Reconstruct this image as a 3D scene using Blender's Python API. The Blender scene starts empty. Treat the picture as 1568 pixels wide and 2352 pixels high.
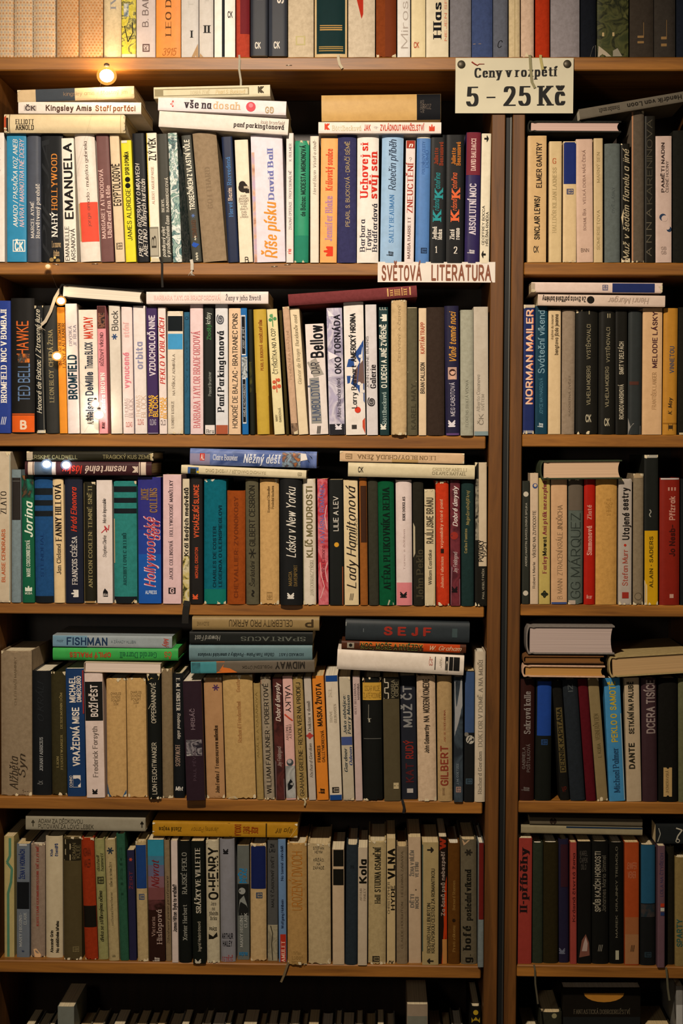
import bpy, math, random, unicodedata
from mathutils import Matrix, Vector
random.seed(7)
SC = bpy.context.scene
COL = SC.collection

# ------------------------------------------------------------------ camera
FPX, IW, IH = 3600.0, 1568, 2352
CAM_LOC = Vector((0.0, -2.5, 1.50))
PITCH, YAW, ROLL = math.radians(2.35), math.radians(1.3), math.radians(0.32)
CAM_R = (Matrix.Rotation(YAW, 4, 'Z') @ Matrix.Rotation(math.pi / 2 - PITCH, 4, 'X') @ Matrix.Rotation(ROLL, 4, 'Z'))
cd = bpy.data.cameras.new('camera')
cd.sensor_fit = 'HORIZONTAL'; cd.sensor_width = 36.0; cd.lens = 36.0 * FPX / IW
cam = bpy.data.objects.new('camera', cd); COL.objects.link(cam)
cam.matrix_world = Matrix.Translation(CAM_LOC) @ CAM_R
SC.camera = cam

# ------------------------------------------------------------------ light
wd = bpy.data.worlds.new('world'); SC.world = wd; wd.use_nodes = True
bg = wd.node_tree.nodes['Background']
bg.inputs[0].default_value = (1.0, 0.86, 0.70, 1); bg.inputs[1].default_value = 0.035

def lamp(name, kind, loc, energy, color, aim=None, **kw):
    l = bpy.data.lights.new(name, kind); l.energy = energy; l.color = color
    for k, v in kw.items(): setattr(l, k, v)
    o = bpy.data.objects.new(name, l); COL.objects.link(o); o.location = loc
    if aim: o.rotation_euler = (Vector(aim) - Vector(loc)).to_track_quat('-Z', 'Y').to_euler()
    return o
# the shop's ceiling spot, above and to the left in front of the shelves
lamp('ceiling_spot', 'SPOT', (-0.25, -1.36, 2.48), 140, (1.0, 0.85, 0.68), (-0.20, 0, 1.12),
     spot_size=math.radians(108), spot_blend=1.0, shadow_soft_size=0.035)
# an added weak fill light from the front, brightens the lower rows
lamp('fill_light', 'POINT', (-0.75, -2.3, 1.55), 15, (1.0, 0.86, 0.70), shadow_soft_size=0.12)
SC.view_settings.view_transform = 'Standard'; SC.view_settings.look = 'None'
SC.view_settings.gamma = 1.0; SC.view_settings.use_curve_mapping = False
SC.view_settings.exposure = 0.17

def W(px, py, Y=0.0):
    """the point of the plane y = Y that the camera sees at pixel px, py"""
    d = CAM_R.to_3x3() @ Vector(((px - IW / 2) / FPX, -(py - IH / 2) / FPX, -1.0))
    return CAM_LOC + d * ((Y - CAM_LOC.y) / d.y)

# ------------------------------------------------------------------ materials
PAL = dict(w='#e8e2da', k='#15161a', g='#85858a', d='#a8874a', r='#c8321e', b='#2a4a9a', n='#1c2440', o='#d9702a', p='#d98a96',
           t='#2a8a8a', y='#e3bd3c', e='#3a2a22', c='#d8c8a4', l='#b9a8c8', s='#b8b4ae')
def lin(h):
    h = PAL.get(h, h).lstrip('#')
    f = lambda v: v / 12.92 if v <= .04045 else ((v + .055) / 1.055) ** 2.4
    return tuple(f(int(h[i:i + 2], 16) / 255) for i in (0, 2, 4)) + (1.0,)
MATS = {}
def nodes_of(m):
    m.use_nodes = True
    nt = m.node_tree
    return nt, nt.nodes, nt.links, nt.nodes['Principled BSDF']
def mat(spec, fin='p'):
    """spec: a colour, or 'm:col,col,col,scale' for printed picture areas; fin: p glossy paper, h cloth or matt paper, f flat ink"""
    key = (PAL.get(spec, spec), fin)
    if key in MATS: return MATS[key]
    m = bpy.data.materials.new('print' if fin == 'f' else 'book_cloth' if fin == 'h' else 'book_paper')
    nt, N, L, P = nodes_of(m)
    tc = N.new('ShaderNodeTexCoord')
    if spec.startswith('m:'):
        cs = spec[2:].split(','); sc = float(cs.pop())
        no = N.new('ShaderNodeTexNoise'); no.inputs['Scale'].default_value = sc; no.inputs['Detail'].default_value = 5
        no.inputs['Distortion'].default_value = 1.2
        L.new(tc.outputs['Object'], no.inputs['Vector'])
        r = N.new('ShaderNodeValToRGB'); r.color_ramp.elements[0].position = .36; r.color_ramp.elements[1].position = .66
        r.color_ramp.elements[0].color = lin(cs[0]); r.color_ramp.elements[1].color = lin(cs[-1])
        for i, c in enumerate(cs[1:-1]):
            e = r.color_ramp.elements.new(.36 + .30 * (i + 1) / (len(cs) - 1)); e.color = lin(c)
        L.new(no.outputs['Fac'], r.inputs['Fac']); src = r.outputs['Color']
    else:
        src = None
    n2 = N.new('ShaderNodeTexNoise'); n2.inputs['Scale'].default_value = 60 if fin != 'h' else 140
    n2.inputs['Detail'].default_value = 6; n2.inputs['Roughness'].default_value = .7
    L.new(tc.outputs['Object'], n2.inputs['Vector'])
    mx = N.new('ShaderNodeMix'); mx.data_type = 'RGBA'; mx.blend_type = 'MULTIPLY'
    r2 = N.new('ShaderNodeValToRGB'); r2.color_ramp.elements[0].position = .3; r2.color_ramp.elements[1].position = .62
    lo = {'p': .86, 'h': .76, 'f': .9}[fin]
    r2.color_ramp.elements[0].color = (lo, lo * .98, lo * .95, 1); r2.color_ramp.elements[1].color = (1, 1, 1, 1)
    L.new(n2.outputs['Fac'], r2.inputs['Fac'])
    mx.inputs['Factor'].default_value = 1
    if src: L.new(src, mx.inputs['A'])
    else: mx.inputs['A'].default_value = lin(spec)
    L.new(r2.outputs['Color'], mx.inputs['B']); L.new(mx.outputs['Result'], P.inputs['Base Color'])
    P.inputs['Roughness'].default_value = {'p': .42, 'h': .85, 'f': .6}[fin]
    P.inputs['Specular IOR Level'].default_value = {'p': .10, 'h': .05, 'f': .05}[fin]
    if fin != 'f':
        b = N.new('ShaderNodeBump'); b.inputs['Strength'].default_value = .25 if fin == 'h' else .08; b.inputs['Distance'].default_value = .0006
        n3 = N.new('ShaderNodeTexNoise'); n3.inputs['Scale'].default_value = 900 if fin == 'h' else 120
        L.new(tc.outputs['Object'], n3.inputs['Vector']); L.new(n3.outputs['Fac'], b.inputs['Height']); L.new(b.outputs['Normal'], P.inputs['Normal'])
    MATS[key] = m
    return m
def pages_mat(spec):
    key = (spec, 'pages')
    if key in MATS: return MATS[key]
    m = bpy.data.materials.new('paper_pages'); nt, N, L, P = nodes_of(m)
    tc = N.new('ShaderNodeTexCoord'); mp = N.new('ShaderNodeMapping'); mp.inputs['Scale'].default_value = (1500, 3, 3)
    L.new(tc.outputs['Object'], mp.inputs['Vector'])
    no = N.new('ShaderNodeTexNoise'); no.inputs['Scale'].default_value = 1; no.inputs['Detail'].default_value = 3
    L.new(mp.outputs['Vector'], no.inputs['Vector'])
    r = N.new('ShaderNodeValToRGB'); c = lin(spec)
    r.color_ramp.elements[0].position = .3; r.color_ramp.elements[1].position = .65
    r.color_ramp.elements[0].color = tuple(x * .68 for x in c[:3]) + (1,); r.color_ramp.elements[1].color = c
    L.new(no.outputs['Fac'], r.inputs['Fac']); L.new(r.outputs['Color'], P.inputs['Base Color'])
    P.inputs['Roughness'].default_value = .9; P.inputs['Specular IOR Level'].default_value = .1
    MATS[key] = m
    return m
def wood_mat(name, dark, light, axis):
    m = bpy.data.materials.new(name); nt, N, L, P = nodes_of(m)
    tc = N.new('ShaderNodeTexCoord'); mp = N.new('ShaderNodeMapping')
    s = [38, 38, 38]; s['xyz'.index(axis)] = 2.2; mp.inputs['Scale'].default_value = s
    L.new(tc.outputs['Object'], mp.inputs['Vector'])
    no = N.new('ShaderNodeTexNoise'); no.inputs['Scale'].default_value = 1.6; no.inputs['Detail'].default_value = 8; no.inputs['Roughness'].default_value = .65
    no.inputs['Distortion'].default_value = .6
    L.new(mp.outputs['Vector'], no.inputs['Vector'])
    r = N.new('ShaderNodeValToRGB'); r.color_ramp.elements[0].position = .3; r.color_ramp.elements[1].position = .7
    r.color_ramp.elements[0].color = lin(dark); r.color_ramp.elements[1].color = lin(light)
    L.new(no.outputs['Fac'], r.inputs['Fac']); L.new(r.outputs['Color'], P.inputs['Base Color'])
    P.inputs['Roughness'].default_value = .45; P.inputs['Specular IOR Level'].default_value = .35
    b = N.new('ShaderNodeBump'); b.inputs['Strength'].default_value = .15; b.inputs['Distance'].default_value = .0008
    L.new(no.outputs['Fac'], b.inputs['Height']); L.new(b.outputs['Normal'], P.inputs['Normal'])
    return m
def plain_mat(name, col, rough=.6, metal=0.0, noise=0, spec=.3):
    m = bpy.data.materials.new(name); nt, N, L, P = nodes_of(m)
    P.inputs['Roughness'].default_value = rough; P.inputs['Metallic'].default_value = metal; P.inputs['Specular IOR Level'].default_value = spec
    c = lin(col)
    if noise:
        tc = N.new('ShaderNodeTexCoord'); no = N.new('ShaderNodeTexNoise'); no.inputs['Scale'].default_value = noise; no.inputs['Detail'].default_value = 6
        L.new(tc.outputs['Object'], no.inputs['Vector'])
        r = N.new('ShaderNodeValToRGB'); r.color_ramp.elements[0].color = tuple(x * .8 for x in c[:3]) + (1,); r.color_ramp.elements[1].color = c
        L.new(no.outputs['Fac'], r.inputs['Fac']); L.new(r.outputs['Color'], P.inputs['Base Color'])
    else: P.inputs['Base Color'].default_value = c
    return m

# ------------------------------------------------------------------ mesh collecting
class MB:
    def __init__(s): s.v = []; s.f = []; s.m = []; s.mats = []; s.sm = []
    def slot(s, m):
        if m not in s.mats: s.mats.append(m)
        return s.mats.index(m)
    def add(s, vs, fs, m, smooth=False):
        o = len(s.v); k = s.slot(m); s.v += [tuple(p) for p in vs]
        for f in fs: s.f.append([i + o for i in f]); s.m.append(k); s.sm.append(smooth)
    def box(s, a, b, m, bev=0.0):
        (x0, y0, z0), (x1, y1, z1) = a, b
        c = bev
        if not c:
            vs = [(x, y, z) for z in (z0, z1) for y in (y0, y1) for x in (x0, x1)]
            s.add(vs, [(0, 2, 3, 1), (4, 5, 7, 6), (0, 1, 5, 4), (2, 6, 7, 3), (0, 4, 6, 2), (1, 3, 7, 5)], m); return
        # chamfered box: three inset vertices per corner
        vs = []; idx = {}
        for i in (0, 1):
            for j in (0, 1):
                for k in (0, 1):
                    p = ((x0, x1)[i], (y0, y1)[j], (z0, z1)[k]); d = (1 - 2 * i, 1 - 2 * j, 1 - 2 * k)
                    for ax in range(3):
                        q = [p[n] + (0 if n == ax else d[n] * c) for n in range(3)]
                        idx[i, j, k, ax] = len(vs); vs.append(q)
        fs = []
        for ax in range(3):
            o = [n for n in range(3) if n != ax]
            for e in (0, 1):
                q = []
                for (u, w) in ((0, 0), (1, 0), (1, 1), (0, 1)):
                    t = [0, 0, 0]; t[ax] = e; t[o[0]] = u; t[o[1]] = w; q.append(idx[t[0], t[1], t[2], ax])
                fs.append(q)
        for ax in range(3):
            o = [n for n in range(3) if n != ax]
            for (u, w) in ((0, 0), (1, 0), (1, 1), (0, 1)):
                a_ = [0, 0, 0]; a_[o[0]] = u; a_[o[1]] = w; b_ = list(a_); b_[ax] = 1
                fs.append([idx[(*a_, o[0])], idx[(*b_, o[0])], idx[(*b_, o[1])], idx[(*a_, o[1])]])
        for i in (0, 1):
            for j in (0, 1):
                for k in (0, 1): fs.append([idx[i, j, k, 0], idx[i, j, k, 1], idx[i, j, k, 2]])
        s.add(vs, fs, m)
    def tube(s, pts, r, m, n=8, r1=None):
        pts = [Vector(p) for p in pts]; vs = []; fs = []
        for i, p in enumerate(pts):
            t = (pts[min(i + 1, len(pts) - 1)] - pts[max(i - 1, 0)]).normalized()
            a = t.cross(Vector((0, 1, 0)) if abs(t.y) < .9 else Vector((1, 0, 0))).normalized(); b = t.cross(a)
            rr = r if r1 is None else r + (r1 - r) * i / (len(pts) - 1)
            for k in range(n):
                w = 2 * math.pi * k / n; vs.append(p + a * math.cos(w) * rr + b * math.sin(w) * rr)
        for i in range(len(pts) - 1):
            for k in range(n): fs.append((i * n + k, i * n + (k + 1) % n, (i + 1) * n + (k + 1) % n, (i + 1) * n + k))
        fs += [tuple(range(n))[::-1], tuple((len(pts) - 1) * n + k for k in range(n))]
        s.add(vs, fs, m, True)
    def lathe(s, prof, m, c=(0, 0, 0), axis='z', n=20):
        vs = []; fs = []
        for (r, h) in prof:
            for k in range(n):
                w = 2 * math.pi * k / n; p = (r * math.cos(w), r * math.sin(w), h)
                if axis == 'y': p = (p[0], -p[2], p[1])
                vs.append((p[0] + c[0], p[1] + c[1], p[2] + c[2]))
        for i in range(len(prof) - 1):
            for k in range(n): fs.append((i * n + k, i * n + (k + 1) % n, (i + 1) * n + (k + 1) % n, (i + 1) * n + k))
        fs += [tuple(range(n))[::-1], tuple((len(prof) - 1) * n + k for k in range(n))]
        s.add(vs, fs, m, True)
    def build(s, name, parent=None, fix=True):
        me = bpy.data.meshes.new(name); me.from_pydata(s.v, [], s.f)
        for m in s.mats: me.materials.append(m)
        me.polygons.foreach_set('material_index', s.m); me.polygons.foreach_set('use_smooth', s.sm)
        if fix:
            import bmesh
            bm = bmesh.new(); bm.from_mesh(me); bmesh.ops.recalc_face_normals(bm, faces=bm.faces[:]); bm.to_mesh(me); bm.free()
        me.update()
        o = bpy.data.objects.new(name, me); COL.objects.link(o)
        if parent: o.parent = parent
        return o
def tag(o, label=None, cat=None, group=None, kind=None):
    for k, v in (('label', label), ('category', cat), ('group', group), ('kind', kind)):
        if v: o[k] = v
    return o
def empty(name, loc=(0, 0, 0)):
    o = bpy.data.objects.new(name, None); COL.objects.link(o); o.location = loc; o.empty_display_size = .02
    return o

# ------------------------------------------------------------------ lettering: a pen font, swept by a flat nib
G = {}
for line in '''
A *0,0 4,10 *8,0|1.7,3.6 6.3,3.6
B *0,0 *0,10|0,10 3,10 ~6,10 6,7.6 ~6,5.3 3,5.3 0,5.3|3,5.3 ~6.8,5.3 6.8,2.6 ~6.8,0 3,0 0,0
C 7,7.8 ~6.4,10 4,10 ~0,10 0,5 ~0,0 4,0 ~6.4,0 7,2.2
D *0,0 *0,10|0,10 3,10 ~7.5,10 7.5,5 ~7.5,0 3,0 0,0
E *0,0 *0,10|0,10 6,10|0,5.2 5,5.2|0,0 6.2,0
F *0,0 *0,10|0,10 6,10|0,5.2 5,5.2
G 7,7.8 ~6.4,10 4,10 ~0,10 0,5 ~0,0 4,0 ~6,0 7,1.5 7,4.6 4.6,4.6
H *0,0 *0,10|*7,0 *7,10|0,5.2 7,5.2
I *0,0 *0,10
J *4,10 4,2.6 ~4,0 2,0 ~0,0 0,2
K *0,0 *0,10|*6.6,10 0,4.4|2,5.9 *7,0
L *0,0 *0,10|0,0 5.6,0
M *0,0 0,10 4.5,1 9,10 *9,0
N *0,0 *0,10 7,0 *7,10
O 4,10 ~0,10 0,5 ~0,0 4,0 ~8,0 8,5 ~8,10 4,10
P *0,0 *0,10|0,10 3,10 ~6.6,10 6.6,7.2 ~6.6,4.5 3,4.5 0,4.5
Q 4,10 ~0,10 0,5 ~0,0 4,0 ~8,0 8,5 ~8,10 4,10|5,2.5 8,-1
R *0,0 *0,10|0,10 3,10 ~6.6,10 6.6,7.2 ~6.6,4.5 3,4.5 0,4.5|3.2,4.5 *7,0
S 6,8 ~5.5,10 3.2,10 ~.4,10 .4,7.5 ~.4,5.8 3.2,5.2 ~6.4,4.4 6.4,2.4 ~6.4,0 3.2,0 ~.5,0 0,2.2
T *3.5,0 3.5,10|0,10 7,10
U *0,10 0,3.4 ~0,0 3.5,0 ~7,0 7,3.4 *7,10
V *0,10 4,0 *8,10
W *0,10 2.8,0 5.5,10 8.2,0 *11,10
X *0,0 *7,10|*0,10 *7,0
Y *0,10 3.7,4.8 *7.4,10|3.7,4.8 *3.7,0
Z 0,10 6.5,10 0,0 6.6,0
a 5,6.8 *5,0|5,4.9 ~4.6,6.8 2.6,6.8 ~0,6.8 0,3.4 ~0,0 2.6,0 ~4.6,0 5,2
b *0,10 0,0|0,4.9 ~.5,6.8 2.6,6.8 ~5.2,6.8 5.2,3.4 ~5.2,0 2.6,0 ~.5,0 0,2
c 4.6,5.2 ~4,6.8 2.6,6.8 ~0,6.8 0,3.4 ~0,0 2.6,0 ~4.2,0 4.8,1.6
d *5,10 *5,0|5,4.9 ~4.6,6.8 2.6,6.8 ~0,6.8 0,3.4 ~0,0 2.6,0 ~4.6,0 5,2
e 0,3.6 4.9,3.6 ~4.9,6.8 2.5,6.8 ~0,6.8 0,3.4 ~0,0 2.7,0 ~4.3,0 4.9,1.5
f 4,9.2 ~3.6,10 2.8,10 ~1.4,10 1.4,8 *1.4,0|0,6.4 3.4,6.4
g 5,4.9 ~4.6,6.8 2.6,6.8 ~0,6.8 0,3.4 ~0,0 2.6,0 ~4.6,0 5,2|5,6.8 5,-.8 ~5,-3.2 2.5,-3.2 ~.8,-3.2 .2,-1.8
h *0,10 *0,0|0,4.6 ~.6,6.8 2.8,6.8 ~5,6.8 5,4.4 *5,0
i *0,6.8 *0,0|0,9 0,9.3
j *1.4,6.8 1.4,-1.2 ~1.4,-3.2 -.4,-3.2|1.4,9 1.4,9.3
k *0,10 *0,0|*4.6,6.8 0,2.8|1.4,4 *5,0
l *0,10 *0,0
m *0,6.8 *0,0|0,4.6 ~.5,6.8 2.2,6.8 ~4,6.8 4,4.4 *4,0|4,4.6 ~4.5,6.8 6.2,6.8 ~8,6.8 8,4.4 *8,0
n *0,6.8 *0,0|0,4.6 ~.6,6.8 2.8,6.8 ~5,6.8 5,4.4 *5,0
o 2.7,6.8 ~0,6.8 0,3.4 ~0,0 2.7,0 ~5.4,0 5.4,3.4 ~5.4,6.8 2.7,6.8
p *0,-3.2 0,6.8|0,4.9 ~.5,6.8 2.6,6.8 ~5.2,6.8 5.2,3.4 ~5.2,0 2.6,0 ~.5,0 0,2
q *5,-3.2 5,6.8|5,4.9 ~4.6,6.8 2.6,6.8 ~0,6.8 0,3.4 ~0,0 2.6,0 ~4.6,0 5,2
r *0,6.8 *0,0|0,4.4 ~.6,6.8 3.2,6.6
s 4,5.4 ~3.7,6.8 2.2,6.8 ~.3,6.8 .3,5.1 ~.3,3.9 2.2,3.5 ~4.3,3 4.3,1.7 ~4.3,0 2.2,0 ~.4,0 0,1.5
t 1.4,9 1.4,1.6 ~1.4,0 3,0 3.6,.4|0,6.6 3.4,6.6
u *0,6.8 0,2.4 ~0,0 2.2,0 ~4.4,0 5,2.2|*5,6.8 *5,0
v *0,6.8 2.6,0 *5.2,6.8
w *0,6.8 2,0 4,6.8 6,0 *8,6.8
x *0,0 *5,6.8|*0,6.8 *5,0
y *0,6.8 2.7,.2|*5.4,6.8 2,-2.4 ~1.6,-3.2 .4,-3.2
z 0,6.8 4.6,6.8 0,0 4.8,0
0 3.2,10 ~0,10 0,5 ~0,0 3.2,0 ~6.4,0 6.4,5 ~6.4,10 3.2,10
1 0,8 2,10 *2,0
2 .2,7.6 ~.3,10 3,10 ~6,10 6,7.4 ~6,5.2 0,0 6.2,0
3 .3,8.4 ~1,10 3,10 ~5.8,10 5.8,7.6 ~5.8,5.4 2.6,5.4 ~6.2,5.4 6.2,2.6 ~6.2,0 3,0 ~.6,0 0,2
5 5.8,10 1,10 .6,5.4 ~1.6,6.4 3,6.4 ~6.2,6.4 6.2,3.2 ~6.2,0 2.8,0 ~.6,0 0,2
9 6,7 ~6,10 3,10 ~0,10 0,7 ~0,4.4 3,4.4 ~6,4.4 6,7 ~6,2 2,0
- 0,4.4 3.6,4.4
. 0,.3 .3,.3
, .4,.8 -.2,-1.4
/ 0,-1 4,10.6
: 0,.4 .3,.4|0,5.6 .3,5.6
? 0,8 ~.2,10 2.4,10 ~5,10 5,7.8 ~5,6.2 2.6,5 2.6,3|2.6,.2 2.6,.6
• 0,4.6 1,4.6 1,5.4 0,5.4 0,4.6
& 7,0 1.6,7.4 ~1,10 3,10 ~5,10 4.6,7.6 0,3.6 ~-.4,0 3,0 ~5.4,0 6.6,4.4
λ 0,0 0,10|7,10 2.6,5 7,0|4,10 1,6.4|4,0 1,3.6
≡ 0,0 2.6,10|3.6,0 6.2,10|7.2,0 9.8,10
@ 5,5 ~6.2,6.4 6.6,5 ~6.6,3 4.8,3 ~2.8,3.2 3,5.4 ~3.4,7.8 6,7.4 ~8.8,6.8 8.4,4 ~7.6,.8 4.4,1 ~.8,1.4 1,5.4 ~1.6,9.6 5.4,9.6 ~8,9.6 9.4,8
⊞ 0,0 9,0 9,10 0,10 0,0|0,5 9,5|4.5,10 4.5,5|2,2.6 7,2.6|4.5,0 4.5,5|2,7.4 2,10|7,7.4 7,10
⚘ 0,0 9,0|4.5,0 4.5,10|0,3 0,7 3,3 4.5,8 6,3 9,7 9,3|0,1.6 9,1.6
✿ 5,5 ~2,8 5,10 ~8,8 5,5 ~9,8 10,5 ~8,2 5,5 ~8,2 5,0 ~2,2 5,5 ~2,2 0,5 ~1,8 5,5
* 5,0 5,10|.7,2.5 9.3,7.5|.7,7.5 9.3,2.5
↑ 3,0 3,7|0,6.4 3,10 6,6.4 0,6.4|1.6,7 4.4,7
~ 0,4 ~2,7 4,4.6 ~6,2 8,5'''.strip('\n').split('\n'):
    G[line[0]] = line[2:]
ACC = {'\u0301': '0,0 1.8,2.2', '\u030c': '-1.8,2 0,0 1.8,2', '\u030a': '0,0 ~-1.3,0 -1.3,1.3 ~-1.3,2.6 0,2.6 ~1.3,2.6 1.3,1.3 ~1.3,0 0,0',
       '\u0308': '-1.2,.8 -1,.8|1.2,.8 1.4,.8', '\u0300': '0,0 -1.8,2.2', '\u0327': '0,-11 -.8,-13', '\u0302': '-1.8,0 0,2 1.8,0'}
STY = dict(D=(3.0, .75, 1, 0), S=(2.5, 2.2, 0, 0), s=(1.5, 1.4, 0, 0), R=(2.7, .9, 1, 0), r=(1.8, .8, 1, 0), i=(1.7, .9, 0, .25), c=(1.7, .95, 0, .34), C=(2.3, 1.4, 0, .3),
           I=(2.5, 1.1, 0, .25), t=(1.0, .9, 0, 0), B=(3.1, 2.7, 0, 0))
def hull(ps):
    ps = sorted(set((round(a, 3), round(b, 3)) for a, b in ps))
    if len(ps) < 3: return ps
    def half(q):
        h = []
        for p in q:
            while len(h) > 1 and (h[-1][0] - h[-2][0]) * (p[1] - h[-2][1]) - (h[-1][1] - h[-2][1]) * (p[0] - h[-2][0]) <= 0: h.pop()
            h.append(p)
        return h[:-1]
    return half(ps) + half(ps[::-1])
def cut(a, b):
    k = max(1, math.ceil(math.hypot(a[0] - b[0], a[1] - b[1]) / 3.4)); L_ = lambda t: (a[0] + (b[0] - a[0]) * t, a[1] + (b[1] - a[1]) * t)
    return [(L_(i / k), L_((i + 1) / k)) for i in range(k)]
def strokes(s):
    out = []
    for st in s.split('|'):
        pts = []; ser = []; ctl = None
        for tk in st.split():
            f = tk[0]; x, y = map(float, tk.lstrip('*~').split(','))
            if f == '~': ctl = (x, y); continue
            if ctl:
                p0 = pts[-1]
                for k in range(1, 6):
                    t = k / 5; pts.append(((1 - t) ** 2 * p0[0] + 2 * t * (1 - t) * ctl[0] + t * t * x, (1 - t) ** 2 * p0[1] + 2 * t * (1 - t) * ctl[1] + t * t * y))
                ctl = None
            else: pts.append((x, y))
            if f == '*': ser.append((x, y))
        out.append((pts, ser))
    return out
GC = {}
def glyph(ch, sty):
    if (ch, sty) in GC: return GC[ch, sty]
    w, t, serif, sh = STY[sty]; polys = []; maxx = 0
    base = unicodedata.normalize('NFD', ch) if ch not in G else ch
    b = base[0]
    if b not in G: b = b.upper() if b.upper() in G else '-'
    nib = [(w / 2 * math.cos(a), t / 2 * math.sin(a)) for a in [math.pi / 8 + k * math.pi / 4 for k in range(8)]] if not serif else [(w / 2, t / 2), (w / 2, -t / 2), (-w / 2, t / 2), (-w / 2, -t / 2)]
    def pen(pts):
        for p, q in ((p_, q_) for a_, b_ in zip(pts, pts[1:]) for p_, q_ in cut(a_, b_)):
            polys.append(hull([(a[0] + n[0], a[1] + n[1]) for a in (p, q) for n in nib]))
    xs = []
    for pts, ser in strokes(G[b]):
        pen(pts); xs += [p[0] for p in pts]
        if serif:
            for (x, y) in ser:
                k = w / 2 + 1.25; polys.append([(x - k, y - t / 2), (x + k, y - t / 2), (x + k, y + t / 2), (x - k, y + t / 2)])
    maxx = max(xs); mid = (min(xs) + maxx) / 2; up = 11.4 if b.isupper() else 8.1
    for a in base[1:]:
        if a in ACC:
            for pts, ser in strokes(ACC[a]): pen([(mid + x, up + y) for x, y in pts])
    if sh: polys = [[(x + y * sh, y) for x, y in p] for p in polys]
    GC[ch, sty] = (polys, maxx + w)
    return GC[ch, sty]
def layout(txt, sty):
    """polygons of a line, starting at 0,0; cap height 10; and its length"""
    x = 0; out = []; w = STY[sty][0]; gap = 1.3 if not STY[sty][2] else 1.9
    for ch in txt:
        if ch == ' ': x += 4.0; continue
        ps, adv = glyph(ch, sty)
        out += [[(a + x + w / 2, b) for a, b in p] for p in ps]; x += adv + gap
    return out, max(x - gap, 1.0)

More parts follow.
